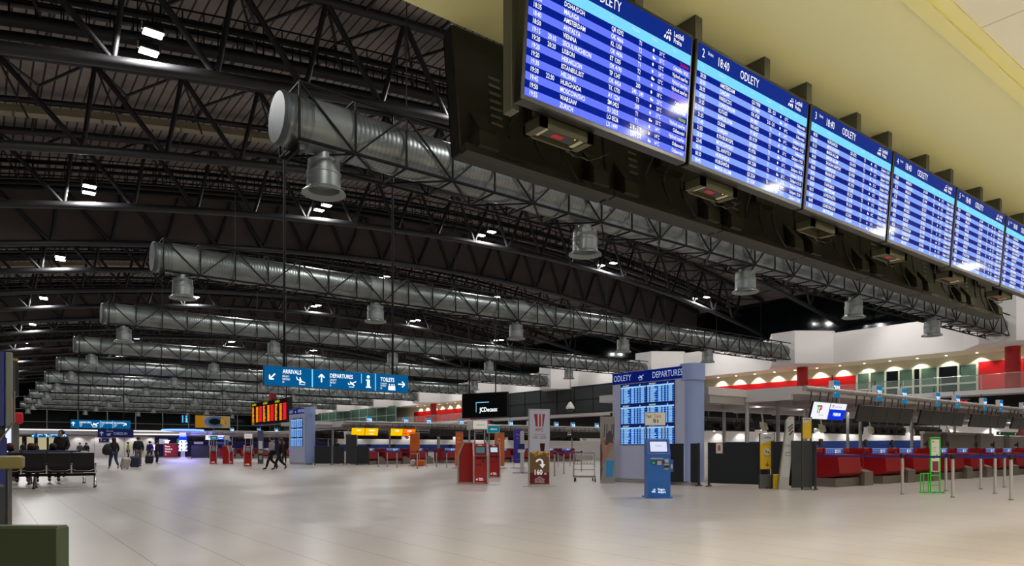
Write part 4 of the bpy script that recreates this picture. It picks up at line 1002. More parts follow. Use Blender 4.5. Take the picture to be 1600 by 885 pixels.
# barrier posts and belts
BELT = mat('barrier_belt_blue', '1c1c6e', .6)
def barrier(x, y, lab, belts=()):
    t = thing('barrier_post', lab, 'barrier post', (x, y, 0), 0, 'steel posts with blue barrier belts')
    MB().tube((0, 0, .0), (0, 0, .96), .034, ALU, 12).build('post', t)
    MB().lathe([(.05, 0), (.05, .015), (.036, .03)], STEELD, 16).build('base', t)
    MB().lathe([(.045, .9), (.05, .94), (.05, 1.0), (.03, 1.02)], BLACK, 12).build('head', t)
    for bx, by in belts:
        dx, dy = bx-x, by-y; L = sqrt(dx*dx+dy*dy); n = Vector((-dy/L, dx/L, 0))*.003; a = Vector((dx/L*.05, dy/L*.05, .93)); b = Vector((dx*(L-.05)/L, dy*(L-.05)/L, .93)); U = Vector((0, 0, .05))
        m_ = (a+b)/2 - Vector((0, 0, .015))
        mb = MB()
        for p, q in ((a, m_), (m_, b)):
            mb.add([p-n, q-n, q-n+U, p-n+U, p+n, q+n, q+n+U, p+n+U], [(0, 1, 2, 3), (7, 6, 5, 4), (0, 4, 5, 1), (3, 2, 6, 7)], BELT)
        mb.build('belt', t)
B1 = [(18.25, 7.78), (18.0, 6.56), (18.14, 5.45), (20.54, 7.65), (20.37, 6.46), (22.28, 7.41), (23.93, 7.35)]
L1 = ['leftmost post of the belt line before the red desks', 'post right of the green stand, in the near row', 'nearest post at the right edge of the belts', 'post just right of the green stand, in the far row', 'second post from the right edge of the belts', 'post in the middle of the right-hand belts, far row', 'far right post of the back belt row']
LK = [[(18.3, 10.02), B1[1]], [B1[2]], [], [B1[0], B1[4]], [(20.3, 5.2)], [B1[3], B1[6]], [(25.6, 7.2)]]
for p, l, k_ in zip(B1, L1, LK): barrier(p[0], p[1], 'brushed steel ' + l, k_)
# belts in front of the second island
B2 = [(19.89, 39.77), (19.99, 38.75), (19.52, 36.62), (19.45, 34.09), (21.9, 37.28), (22.41, 36.89), (22.15, 35.29), (24.19, 37.46)]
for i, p in enumerate(B2): barrier(p[0], p[1], 'distant steel barrier post before the second island, %s from the left' % ORD[i], [B2[i+1]] if i+1 < len(B2) else [])
B3 = [(26.98, 31.58), (18.89, 21.72), (28.88, 32.87), (20.94, 23.44), (30.02, 32.98), (19.0, 20.67), (23.79, 25.31)]
for i, p in enumerate(B3): barrier(p[0], p[1], 'steel barrier post between the restaurant banner and the trolley, %s from the left' % ORD[i], [B3[(i+2)]] if i+2 < len(B3) else [])

# ------------------------------------------------------------------ hanging signs
def sign(x, y, z0, w_, h_, lab, kind, ztop=None):
    t = thing('hanging_sign', lab, 'sign', (x, y, z0), 0, 'blue hanging direction signs')
    MB().bbox(0, 0, 0, w_, .16, h_, mat('sign_case', '24485c', .5), .01).build('housing', t)
    mb = MB(); F = Face(mb, (0, -.003, 0)); F.rect(.01, .01, w_-.01, h_-.01, SIGNB, .001)
    if kind == 'main':
        W_ = w_ / 1575; g = lambda p: (p-25)*W_
        F.arrow(g(105), .36, .3, radians(225), SIGNW); F.text('ARRIVALS', g(205), .5, .16, SIGNW, .74, bold=.012)
        for i, s_ in enumerate(('PŘÍLETY', 'ПРИЛЕТ', '도착')): F.text(s_ if i < 2 else 'IIII', g(205), .35-.11*i, .07, SIGNW, .75)
        F.plane_down(g(345), .1, .36, SIGNW); F.rect(g(500), .02, g(514), h_-.02, SIGNL, .002)
        F.arrow(g(603), .4, .32, radians(90), SIGNW); F.text('DEPARTURES', g(693), .46, .16, SIGNW, .74, bold=.012)
        for i, s_ in enumerate(('ODLETY', 'ВЫЛЕТ', 'III')): F.text(s_, g(693), .33-.11*i, .07, SIGNW, .75)
        F.plane_up(g(893), .12, .36, SIGNW); F.rect(g(1037), .3, g(1046), h_-.06, SIGNL, .002)
        F.info(g(1120), .13, .52, SIGNW); F.rect(g(1198), .02, g(1210), h_-.02, SIGNL, .002)
        F.text('TOILETS', g(1262), .44, .17, SIGNW, .72, bold=.012)
        for i, s_ in enumerate(('TOALETY', 'ТУАЛЕТ', 'IIIII')): F.text(s_, g(1262), .31-.1*i, .065, SIGNW, .75)
        for i, s_ in enumerate((1370, 1400, 1425)):
            F.disc(g(s_), .32, .03, .035, SIGNW, .004, 10); F.poly([(g(s_)-.06, .08), (g(s_)+.06, .08), (g(s_)+.05, .27), (g(s_)-.05, .27)], SIGNW, .004 + i*.0005)
        F.arrow(g(1515), .36, .32, 0, SIGNW)
    else:
        segs = {'far': ((.25, 'arrow90'), (.9, 'DEPARTURES'), (2.1, 'up'), (3.1, 'TAX REFUND'), (4.45, 'EXCHANGE'), (5.6, 'arrow45')), 'farther': ((.3, 'arrow225'), (1.0, 'ARRIVALS'), (2.2, 'down'), (3.2, 'DEPARTURES'), (4.9, 'up'), (5.8, 'arrow90'))}[kind]
        for u, s_ in segs:
            if s_.startswith('arrow'): F.arrow(u, h_*.5, .45, radians(int(s_[5:])), SIGNW)
            elif s_ == 'up': F.plane_up(u, .15, .8, SIGNW)
            elif s_ == 'down': F.plane_down(u, .15, .75, SIGNW)
            else:
                F.text(s_, u, h_*.6, .2, SIGNW, .7, bold=.01)
                for i in range(3): F.text(s_[:6-i], u, h_*.45-.13*i, .08, SIGNW, .75)
        for u in (2.98, 4.3): F.rect(u, .03, u+.06, h_-.03, SIGNL, .002)
    mb.build('face', t)
    t['label'] = lab
    for u in (.13, .885): MB().tube((w_*u, .08, h_), (w_*u, .08, (ztop or ZL(x+w_*u))-z0), .05, STEEL, 8).build('hanger', t)
    return t
sign(8.6, 26.8, 3.57, 6.24, .76, 'long blue hanging sign reading ARRIVALS, DEPARTURES and TOILETS', 'main')
sign(8.4, 96.2, 3.55, 6.24, .98, 'distant blue hanging sign reading DEPARTURES, TAX REFUND and EXCHANGE', 'far')
t = sign(4.7, 98.2, 2.42, 6.24, .78, 'small blue sign with arrows at both ends, under the long white fascia', 'farther', 3.5)
t.scale = (.58, .58, .58)
t = thing('check_in_sign', 'dark navy sign reading CHECK-IN hung over the white wall left of the people', 'sign', (11.4, 98.3, 2.5))
NV = glow('navy_sign', '1c2450', .6); mb = MB().bbox(0, 0, 0, 3.9, .12, 1.0, mat('navy_case', '20284c', .5), .01); F = Face(mb, (0, -.002, 0)); F.rect(.02, .02, 3.88, .98, NV, .001); TN = glow('navy_sign_text', 'a8b0d0', .7)
F.text('DEPARTURES', .9, .72, .12, TN, .75); F.text('CHECK-IN', 1.7, .35, .3, TN, .75); F.plane_up(.95, .2, .5, TN); F.arrow(.4, .45, .5, pi/2, TN)
mb.build('face', t); MB().tube((.5, .06, 1), (.5, .06, 1.2), .04, STEEL, 6).tube((3.4, .06, 1), (3.4, .06, 1.2), .04, STEEL, 6).build('hanger', t)
mb = MB().bbox(0, 0, 0, 1.1, .1, .42, mat('navy_case'), .01); F = Face(mb, (0, -.002, 0)); F.rect(.02, .02, 1.08, .4, NV, .001); F.arrow(.25, .2, .25, pi/2, TN); F.text('WC', .5, .12, .15, TN)
single(mb, 'small_sign', 'small navy sign on the white wall below the CHECK-IN sign', 'sign', (11.7, 99.85, 1.95))
# orange flight board
t = thing('flight_board', 'hanging board glowing red, orange and yellow with arrivals, above the distant departures wall', 'information board', (20, 65.4, 3.2))
MB().bbox(-.15, -9.5, 0, .25, 0, 2.15, BLACK, .02).box(.05, -1, 2.1, .1, -.9, 17.4, STEEL).box(.05, -8.6, 2.1, .1, -8.5, 17.4, STEEL).build('housing', t)
YL = glow('board_yellow', 'd8e010', 1); OR_ = glow('board_orange', 'ff9a10', 1.05); RD_ = glow('board_red', 'f0142c', 1.05); BPK = glow('board_black', '200808', .4)
for q in range(3):
    mb = MB(); F = Face(mb, (-.155, -.15-3.1*q, .1), (0, -1, 0)); F.rect(0, 0, 3.0, 1.95, BPK, .001)
    F.text('18:40 PŘÍLETY', .1, 1.72, .17, YL, .8, bold=.01); 
    if q == 0: F.text('STRANA 1', .1, .02, .12, YL, .8)
    for i in range(14):
        z = .22 + .1*i; rn = random.Random(i+20*q)
        F.rect(.1, z, .45+.3*rn.random(), z+.075, OR_, .002); F.rect(1.2, z, 1.75+.1*rn.random(), z+.075, OR_, .002); F.rect(2.05, z, 2.85, z+.09, RD_, .002)
    mb.build('panel', t)
single(MB().bbox(-.25, -.3, 0, .25, .3, .45, RED, .03), 'red_clock_box', 'small dark red box on top of the orange flight board', 'box', (20, 60, 5.37))
# info symbol, billboard, video screen
t = thing('information_sign', 'glowing blue letter i sign hanging over the distant information desk', 'sign', (17.2, 81.1, 3.9))
mb = MB().bbox(0, 0, 0, .9, .12, .85, mat('info_case', '08183c', .5), .01); F = Face(mb, (0, -.002, 0)); GL_ = glow('info_glow', '50b8f8', 1.5); F.rect(.1, .05, .18, .8, GL_, .002); F.info(.52, .08, .72, GL_)
mb.build('face', t); MB().tube((.45, .06, .85), (.45, .06, ZL(17.6)-3.9), .03, STEEL, 6).build('hanger', t)
t = thing('billboard', 'landscape billboard with a colourful abstract mosaic of circles, distant left', 'billboard', (22.9, 100, 3.9))
MB().bbox(0, 0, 0, 4.6, .15, 1.75, STEEL, .02).tube((1, .1, 1.7), (1, .1, 13), .04, STEEL, 6).tube((3.6, .1, 1.7), (3.6, .1, 13), .04, STEEL, 6).build('frame', t)
mb = MB(); F = Face(mb, (.05, -.002, .05)); F.rect(0, 0, 4.5, 1.65, glow('mosaic_sand', 'a89468', .55), .001)
F.poly([(0, 0), (1.2, 0), (.9, 1.65), (0, 1.65)], glow('mosaic_orange', 'c0841c', .6), .002)
F.disc(2.6, .83, 1.5, .8, glow('mosaic_lilac', '7c7ca8', .5), .003, 28); F.disc(2.6, .85, 1.1, .62, glow('mosaic_teal', '3c6870', .5), .004, 28); F.disc(2.5, .85, .75, .42, glow('mosaic_dark', '141c20', .4), .005, 24)
F.poly([(3.2, .7), (3.7, .2), (4.1, .9), (3.7, 1.5), (3.3, 1.4)], glow('mosaic_gold', 'c89028', .6), .006)
for i in range(18): F.disc(2.6+1.3*cos(i*.35), .85+.71*sin(i*.35), .09, .06, glow('mosaic_blue', '38489c', .5), .007, 8)
mb.build('picture', t)
t = thing('video_screen', 'big black video screen with small white lettering hung above the signs 223 and 224', 'screen', (46.2, 70.2, 4.75), radians(-70))
MB().bbox(0, 0, 0, 6.6, .35, 3.0, BLACK, .04).build('housing', t)
mb = MB(); F = Face(mb, (0, -.002, 0)); F.rect(.1, .1, 6.5, 2.9, glow('video_black', '0a0a0a', .5), .001); F.text('JCDecaux', 3.9, .75, .5, SIGNW, .85, 'c', .003, .02)
F.rect(2.1, .7, 2.18, 1.9, SIGNL, .003); F.rect(2.1, 1.82, 4.0, 1.9, SIGNL, .0035)
mb.build('display', t)
for hx in (1, 4.8): MB().tube((hx, .2, 3), (hx, .2, 15.6), .08, STEEL, 6).build('hanger', t)
def led(x, y, z, lab, s_=1):
    t = thing('led_clock', lab, 'clock', (x, y, z), radians(-20))
    MB().bbox(0, 0, 0, 1.3*s_, .15, .38*s_, BLACK, .02).build('case', t); mb = MB(); F = Face(mb, (0, -.002, 0)); F.text('18:40', .65*s_, .08*s_, .22*s_, glow('led_red', 'f01020', 1.2), 1, 'c', .003, .01); mb.build('digits', t)
    
led(32.7, 47.0, 3.13, 'small black clock with red digits right of sign 224', .9)
led(34.9, 12.6, 3.13, 'small black clock with red digits behind sign 204', .7)
# information desk pillar
t = thing('information_pillar', 'white leaflet pillar under a blue glowing ring canopy', 'information point', (17.4, 81.3, 0))
PW = glow('pillar_white', 'e0e6ff', 1.6)
MB().lathe([(.45, 0), (.42, .06), (.22, .2), (.2, .8), (.3, .82)], mat('pillar_base', 'c8c8cc', .4), 20).build('base', t)
mb = MB()
for z in (.85, 1.25, 1.65): mb.lathe([(.46, z), (.34, z+.36), (.2, z+.38)], PW, 18)
for z in (.85, 1.25, 1.65):
    for a in range(6): mb.box(-.05, -.47, z+.08, .05, -.42, z+.28, mat('leaflet_dark', '30384c', .5), Matrix.Rotation(a*pi/3-.5, 4, 'Z'))
mb.build('leaflet_rack', t)
MB().lathe([(.4, 2.05), (.42, 2.4), (.3, 2.42)], glow('pillar_blue_head', '0828c8', 3), 18).lathe([(.35, 2.42), (.3, 2.9)], mat('pillar_top_grey', '7078a0', .4), 16).build('head', t)
mb = MB().lathe([(.5, 2.9), (2.0, 3.05), (2.05, 3.2), (1.9, 3.22), (.4, 3.1)], LGREY, 36); mb.lathe([(2.07, 3.04), (2.12, 3.1), (2.07, 3.17)], glow('ring_blue', '2848ff', 16), 36); mb.build('ring_canopy', t)
area('ring_lamp', (0, 0, 2.85), 3.2, 3.2, 520, (.35, .3, 1), parent=t, shape='DISK')
t = thing('service_box', 'big red box sign with white lettering left of the white leaflet pillar', 'sign', (17.35, 90.9, 0), radians(-8))
mb = MB().bbox(0, 0, .1, 1.5, .5, 1.75, RED, .06); F = Face(mb, (0, -.002, 0))
for i, s_ in enumerate(('Please', 'Check-in', 'Service')): F.text(s_, .12, 1.3-.32*i, .2, SIGNW, .75, bold=.01)
F.text('info', .12, .35, .12, SIGNW, .8); mb.build('box', t)
MB().lathe([(.2, 1.75), (.22, 2.0), (.38, 2.12)], PW, 14, (.35, .25, 0)).build('lamp', t)
single(MB().bbox(0, 0, 0, .9, .1, .75, BLACK, .02).box(.04, -.01, .04, .86, 0, .71, glow('lavender_screen', '9a80ff', 4)), 'lavender_screen', 'small glowing lavender screen left of the big red service box', 'screen', (16.0, 91.5, .9))
# tall service column
t = thing('service_column', 'slim grey column with blue and yellow notices left of the walking couple', 'column', (16.6, 52.5, 0), radians(-20))
MB().bbox(-.2, -.12, 0, .2, .12, 2.5, mat('column_slate', '4c5068', .5), .02).build('body', t)
MB().box(-.14, -.13, 1.1, .14, -.12, 1.7, mat('paper_white')).box(-.16, -.13, .8, .16, -.12, 1.0, mat('notice_yellow', 'b09a30', .5)).box(-.16, -.13, .25, .16, -.12, .75, mat('notice_navy')).box(-.1, -.135, .3, .1, -.13, .6, mat('notice_yellow')).build('notice', t)

# ------------------------------------------------------------------ distant service block
struct(MB().box(8.3, 100, 0, 18, 100.3, 2.65, WHITE).box(8.3, 99.9, 0, 8.4, 100, 2.65, GREY).box(11.2, 99.95, 0, 11.25, 100, 2.65, GREY).box(14.5, 99.95, 0, 14.55, 100, 2.65, GREY)
       .box(18, 104, 0, 62, 104.3, 2.8, mat('navy_shop_wall', '15124a', .5, emit=.25)).box(-13, 124, 0, 9, 124.3, 3.0, VOID), 'wall_service_block')  # navy shop wall has a faint glow put into its material
struct(MB().box(-2, 98.5, 2.85, 62, 110, 3.35, LGREY).box(-2, 98.45, 3.3, 62, 98.5, 3.42, STRIP).box(14, 98.46, 2.9, 62, 98.5, 3.0, STRIP), 'ceiling_service_block')
for i in range(6):
    w_ = (1.3, .9, 1.0, 1.2, 1.1, .8)[i]
    single(MB().bbox(0, 0, 0, w_, .1, 2.0, STEEL, .02).box(.06, -.01, .06, w_-.06, 0, 1.94, glow('shop_window_cream', 'c8bc98', .75)), 'shop_window', 'lit cream shop window in the dark far block, %s from the left' % LR[min(i, 5)], 'window', (2.6 + 1.35*i, 123.8, .9), group='lit shop windows far left')
for i, (x, w_, c_) in enumerate(((19.2, 1.2, 'b8c0d8'), (21.4, .8, '3c8c8c'), (23.6, 1.3, '9c90c8'), (26.5, 1.6, '38508c'))):
    single(MB().bbox(0, 0, 0, w_, .08, .8, BLACK, .02).box(.05, -.01, .05, w_-.05, 0, .75, glow('shop_screen_%d' % i, c_, .7)), 'shop_screen', 'small glowing screen on the navy shop wall, %s from the left' % LR[i], 'screen', (x, 103.85, 1.7), group='small screens on the navy shop wall')
area('service_block_lamp', (30, 101, 2.8), 40, .3, 60, (.8, .75, 1))
for i in range(5): spot('service_wall_lamp', (9.5+2*i, 99.2, 2.8), 50, radians(110), .6, (1, .98, .95), (radians(20), 0, 0))

# ------------------------------------------------------------------ waiting seats
def seats(x, y, rz, n, lab):
    t = thing('seat_row', lab, 'seating', (x, y, 0), rz, 'black waiting seats with chrome arms')
    pitch = .6; BLS = mat('black_seat_vinyl', '121214', .45)
    L = n*pitch
    MB().bbox(-L, -.05, .34, .0, .05, .42, STEEL, .01).build('beam', t)
    for i in range(n):
        x0 = -L + pitch*i + .03; x1 = x0 + pitch - .06
        mb = MB()
        pr = [(-.1, .44), (-.17, .5), (-.22, .62), (-.26, .85), (-.3, 1.02), (-.27, 1.03), (-.22, .86), (-.17, .63), (-.08, .5)]
        mb.prism(pr, 'x', x0, x1, BLS); mb.build('backrest', t)
        MB().bbox(x0, -.06, .44, x1, .42, .5, BLS, .02).build('seat', t)
        MB().path([(x0, -.2, .54), (x0+.1, -.21, .5), (x1-.1, -.21, .5), (x1, -.2, .54)], .014, CHROME, 8).build('back_trim', t)
    for i in range(n+1):
        x0 = -L + pitch*i
        MB().path([(x0, -.26, .42), (x0, -.28, .66), (x0, -.2, .7), (x0, .3, .68), (x0, .34, .64), (x0, .32, .42)], .022, CHROME, 8).build('armrest', t)
    for x0 in ((-L+.02, -.02) if n < 5 else (-L+.02, -L/2, -.02)):
        MB().path([(x0, 0, .36), (x0, -.28, .1), (x0, -.34, .03)], .03, CHROME, 8).path([(x0, 0, .36), (x0, .28, .1), (x0, .34, .03)], .03, CHROME, 8).lathe([(.04, 0), (.04, .03)], BLACK, 10, (x0, -.34, 0)).lathe([(.04, 0), (.04, .03)], BLACK, 10, (x0, .34, 0)).build('leg', t)
    return t
seats(2.72, 23.9, radians(-8.5), 5, 'near row of black waiting seats with chrome arms, seen from behind')
seats(2.75, 26.9, radians(-8.5), 5, 'second row of black waiting seats behind the near row')
single(MB().bbox(0, 0, 0, 1.5, .5, .08, mat('jacket_blue', '1c2a58', .8), .03), 'folded_jacket', 'dark blue folded jacket lying over the waiting seats', 'jacket', (1.0, 26.8, 1.0), radians(-8.5))

# ------------------------------------------------------------------ left foreground furniture
STEELD2 = mat('table_leg_dark_chrome', '5a5c5e', .25, .9)
t = thing('side_table', 'table with a thick olive yellow top at the left edge, before the waiting seats', 'table', (-.35, 8.4, 0), radians(-4))
MB().bbox(-.9, -.3, .955, .69, .3, 1.07, mat('table_olive', '6c6430', .45), .01).box(-.88, -.28, 1.07, .67, .28, 1.075, mat('table_top_pale', 'b4b0a0', .3)).build('tabletop', t)
for x in (.3, .62):
    for y in (-.2, .2): MB().tube((x-.05, y, 0), (x-.05, y, .955), .018, STEELD2, 10).build('leg', t)
DG = mat('foreground_dark_green', '26301a', .6)
t = thing('bench_back', 'dark green slab in the lower left corner of the photo', 'bench', (-.05, 2.95, 0), radians(-38))
MB().bbox(-1.2, -.03, 0, .345, .03, .893, DG, .008).build('panel', t)
MB().bbox(-1.2, .03, 0, .3, .35, .45, DG, .01).build('seat', t)
t = thing('waste_bin', 'black box standing between the green slab and the olive table at the left edge', 'bin', (-.15, 5.1, 0), radians(-30))
MB().bbox(-.55, -.2, .0, .2, .2, .935, mat('bin_black', '0c0d0a', .5), .015).build('body', t); MB().bbox(-.5, -.15, .935, .15, .15, .945, STEEL, .004).build('lid', t)
t = thing('photo_booth', 'tall blue and grey machine cut by the left edge above the waiting seats', 'vending machine', (0, 11.2, 0))
BLU = mat('machine_blue', '0a1c6c', .4, emit=.03); BGR = mat('machine_grey', '7c8478', .5)
MB().bbox(-1.3, 0, 1.43, .255, .7, 2.41, BLU, .015).bbox(-1.3, 0.02, .3, .275, .7, 1.29, BLU, .01).bbox(-1.3, .1, 0, .26, .7, 1.5, BLACK, .01).build('cabinet', t)
MB().bbox(.255, .0, 1.42, .335, .5, 2.41, BGR, .012).build('side_panel', t)
MB().bbox(.3, .5, 1.85, .42, .9, 2.36, BLACK, .04).build('mirror', t)
mb = MB(); p = Vector((.35, -.03, 1.9))
for i in range(10):
    q = Vector((.35-.05*(i > 4)*(i-4), -.03, 1.9-.08*(i+1))); mb.tube(p, q, .012, mat('cable_grey', '6c6c68', .5), 6); p = q
mb.build('cable', t)
MB().bbox(.34, 1.0, 2.3, .43, 1.2, 2.44, mat('ochre_box', '8a7434', .5, emit=.1), .01).build('ochre_sign', t)
t = thing('shop_kiosk', 'small red topped stand with a lit white panel behind the seats at the left edge', 'kiosk', (0, 30, 0))
MB().bbox(.86, .0, 0, 1.08, .8, 2.03, mat('kiosk_grey', '6c6a68', .5), .01).build('body', t)
MB().bbox(-.6, -.1, 2.03, 1.2, .8, 2.42, mat('kiosk_red', 'a01420', .5, emit=.25), .04).bbox(-.6, -.05, 2.42, .96, .8, 3.0, mat('kiosk_red'), .03).build('red_header', t)
MB().box(-.3, -.04, .5, .85, -.0, 2.0, glow('panel_white_lit', 'e4e8ff', 1.1)).build('lit_panel', t)

# ================================================================== people
def skin_mesh(J, E, m, name, sub=1, root=None):
    names_ = list(J); ix = {n: i for i, n in enumerate(names_)}
    me = bpy.data.meshes.new('sk'); me.from_pydata([J[n][0] for n in names_], [(ix[a], ix[b]) for a, b in E], [])
    ob = bpy.data.objects.new('sk', me); C.objects.link(ob)
    ob.modifiers.new('s', 'SKIN'); sv = me.skin_vertices[0].data
    for i, n in enumerate(names_):
        r = J[n][1]; r = r if isinstance(r, tuple) else (r, r); sv[i].radius = r; sv[i].use_root = (n == (root or names_[0]))
    sb = ob.modifiers.new('u', 'SUBSURF'); sb.levels = sub
    bpy.context.view_layer.update(); dg = bpy.context.evaluated_depsgraph_get()
    out = bpy.data.meshes.new_from_object(ob.evaluated_get(dg)); out.name = name
    bpy.data.objects.remove(ob); bpy.data.meshes.remove(me)
    out.materials.clear(); out.materials.append(m)
    for p in out.polygons: p.use_smooth = True; p.material_index = 0
    return out
def person(x, y, rz, lab, pose='stand', top='202024', legs='202024', hair='2c1c14', hairlen=0, h=1.72, shoe='101010', coat=0, arms=(0, 0), cuff=None, mass=1.0):
    """faces +Y before turning; pose stand, walk or sit; arms = forward swing of left and right hand"""
    t = thing('person', lab, 'person', (x, y, 0), rz)
    k = h / 1.72
    hip = .92; kn = .5
    if pose == 'walk':
        LF = dict(hl=(-.09, 0, .9), kl=(-.1, .24, .53), al=(-.1, .36, .1), tl=(-.1, .55, .06), hr=(.09, 0, .9), kr=(.1, -.04, .5), ar=(.1, -.38, .2), tr=(.1, -.3, .05))
    elif pose == 'sit':
        LF = dict(hl=(-.1, 0, .52), kl=(-.13, .42, .52), al=(-.13, .42, .1), tl=(-.13, .6, .05), hr=(.1, 0, .52), kr=(.13, .42, .52), ar=(.13, .42, .1), tr=(.13, .6, .05))
    else:
        LF = dict(hl=(-.09, 0, .9), kl=(-.1, .02, .5), al=(-.11, -.02, .1), tl=(-.13, .15, .05), hr=(.09, 0, .9), kr=(.1, .03, .5), ar=(.11, -.0, .1), tr=(.13, .17, .05))
    dz = -.4 if pose == 'sit' else 0
    U = dict(pel=(0, 0, .95), wst=(0, -.01, 1.12), cst=(0, 0, 1.3), nek=(0, 0, 1.46), sl=(-.17, 0, 1.4), sr=(.17, 0, 1.4))
    for s_, c_, f in (('l', -1, arms[0]), ('r', 1, arms[1])):
        U['e'+s_] = (c_*.24, .0+.3*max(f, 0)*.4-.05, 1.13); U['w'+s_] = (c_*.23, .02+.28*f, .88+.2*abs(f))
    U = {a: (b[0], b[1], b[2]+dz) for a, b in U.items()}
    sc = lambda d: {a: tuple(q*k for q in b) for a, b in d.items()}
    U = sc(U); LF = sc(LF); V = lambda a, o: tuple(p+q*k for p, q in zip(a, o))
    # body: head, neck, torso core, arms with hands
    J = dict(pel=(U['pel'], .09), cst=(U['cst'], .1), nek=(U['nek'], .055), hb=(V(U['nek'], (0, .02, .09)), .06), hm=(V(U['nek'], (0, .025, .16)), (.086, .096)), ht=(V(U['nek'], (0, .01, .235)), .055))
    E = [('pel', 'cst'), ('cst', 'nek'), ('nek', 'hb'), ('hb', 'hm'), ('hm', 'ht')]
    J['ns'] = (V(U['nek'], (0, .125, .14)), .012); E.append(('hm', 'ns'))
    for s_, c_ in (('l', -1), ('r', 1)):
        J['s'+s_] = (U['s'+s_], .05); J['e'+s_] = (U['e'+s_], .036); J['w'+s_] = (U['w'+s_], .026)
        p = V(U['w'+s_], (0, .01, -.07)); J['p'+s_] = (p, (.034, .018)); E += [('cst', 's'+s_), ('s'+s_, 'e'+s_), ('e'+s_, 'w'+s_), ('w'+s_, 'p'+s_)]
        for q, (oy, ln) in enumerate(((-.03, .06), (-.01, .075), (.012, .07), (.032, .055))):
            J['f%s%da' % (s_, q)] = (V(p, (0, oy, -.03)), .009); J['f%s%db' % (s_, q)] = (V(p, (-c_*.015, oy, -.03-ln)), .007); E += [('p'+s_, 'f%s%da' % (s_, q)), ('f%s%da' % (s_, q), 'f%s%db' % (s_, q))]
        J['t%sa' % s_] = (V(p, (-c_*.02, .04, .0)), .01); J['t%sb' % s_] = (V(p, (-c_*.03, .055, -.035)), .008); E += [('p'+s_, 't%sa' % s_), ('t%sa' % s_, 't%sb' % s_)]
        J['h'+s_] = (LF['h'+s_], .07); J['k'+s_] = (LF['k'+s_], .048); J['a'+s_] = (LF['a'+s_], .034); E += [('pel', 'h'+s_), ('h'+s_, 'k'+s_), ('k'+s_, 'a'+s_)]
    o = bpy.data.objects.new('body', skin_mesh(J, E, SKIN, 'body')); C.objects.link(o); o.parent = t
    # jacket
    m_ = mat('cloth_'+top, top, .85)
    zlow = U['pel'] if not coat else V(U['pel'], (0, 0, -.2*coat))
    J = dict(cst=(U['cst'], (.19*mass, .13*mass)), wst=(U['wst'], (.175*mass, .13*mass)), pel=(zlow, (.19*mass, .14*mass)), nk=(V(U['nek'], (0, 0, -.03)), .08)); E = [('cst', 'wst'), ('wst', 'pel'), ('cst', 'nk')]
    for s_, c_ in (('l', -1), ('r', 1)):
        J['s'+s_] = (V(U['s'+s_], (0, 0, -.01)), .085*mass); J['e'+s_] = (U['e'+s_], .066); J['w'+s_] = (V(U['w'+s_], (0, 0, .02)), .042); E += [('cst', 's'+s_), ('s'+s_, 'e'+s_), ('e'+s_, 'w'+s_)]
    o = bpy.data.objects.new('jacket', skin_mesh(J, E, m_, 'jacket')); C.objects.link(o); o.parent = t
    m_ = mat('cloth_'+legs, legs, .85); J = dict(pel=(V(U['pel'], (0, 0, -.03)), (.15, .12))); E = []
    for s_ in 'lr': J['h'+s_] = (LF['h'+s_], .115); J['k'+s_] = (LF['k'+s_], .08); J['a'+s_] = (V(LF['a'+s_], (0, 0, .04)), .062); E += [('pel', 'h'+s_), ('h'+s_, 'k'+s_), ('k'+s_, 'a'+s_)]
    o = bpy.data.objects.new('trousers', skin_mesh(J, E, m_, 'trousers')); C.objects.link(o); o.parent = t
    for s_ in 'lr':
        a = Vector(LF['a'+s_]); b = Vector(LF['t'+s_]); mb = MB(); ms = mat('shoe_'+shoe, shoe, .5)
        mb.tube(a+Vector((0, 0, .02)), (a+b)/2+Vector((0, 0, -.0)), .05, ms, 8, r2=.045).tube((a+b)/2, b, .045, ms, 8, r2=.03).build('shoe', t)
    mh = mat('hair_'+hair, hair, .7); hx = U['nek']; mb = MB()
    mb.lathe([(.06, .1), (.1, .13), (.108, .18), (.095, .235), (.06, .268), (.0001, .28)], mh, 14, (hx[0], hx[1]-.012, hx[2]), sy=1.08, crisp=False)
    if hairlen: mb.lathe([(.04, .2-hairlen), (.1, .24-hairlen*.9), (.11, .02), (.1, .16)], mh, 12, (hx[0], hx[1]-.05, hx[2]), sy=.6, crisp=False)
    mb.build('hair', t)
    return t
def suitcase(x, y, rz, w_, h_, d_, col, lab, tilt=.35, strap=None):
    t = thing('suitcase', lab, 'suitcase', (x, y, 0), rz); M = Matrix.Translation((0, 0, .06)) @ Matrix.Rotation(tilt, 4, 'X'); m_ = mat('case_'+col, col, .5)
    MB().bbox(-w_/2, -d_/2, 0, w_/2, d_/2, h_, m_, .05, M).build('shell', t)
    mb = MB()
    for s_ in (-1, 1): mb.tube(M @ Vector((s_*.09, d_/2-.04, h_)), M @ Vector((s_*.09, d_/2-.04, h_+.42)), .01, ALU, 6)
    mb.tube(M @ Vector((-.1, d_/2-.04, h_+.42)), M @ Vector((.1, d_/2-.04, h_+.42)), .015, BLACK, 6); mb.build('pull_handle', t)
    for s_ in (-1, 1): MB().tube((s_*w_*.35-.02, 0, .045), (s_*w_*.35+.02, 0, .045), .045, BLACK, 12).build('wheel', t)
    mb = MB()
    for i in range(4): mb.box(-w_/2+.08+(w_-.16)/3*i-.01, -d_/2-.006, .06, -w_/2+.08+(w_-.16)/3*i+.01, -d_/2+.002, h_-.06, mat('case_rib_'+col, strap or col, .4), M)
    mb.build('ribs', t)
person(5.75, 43.1, radians(10), 'woman in a dark top and blue jeans walking away, pulling a white suitcase', 'walk', '1c1416', '2c3c54', '2a1c12', .42, 1.72, 'b08878', arms=(-.1, .3))
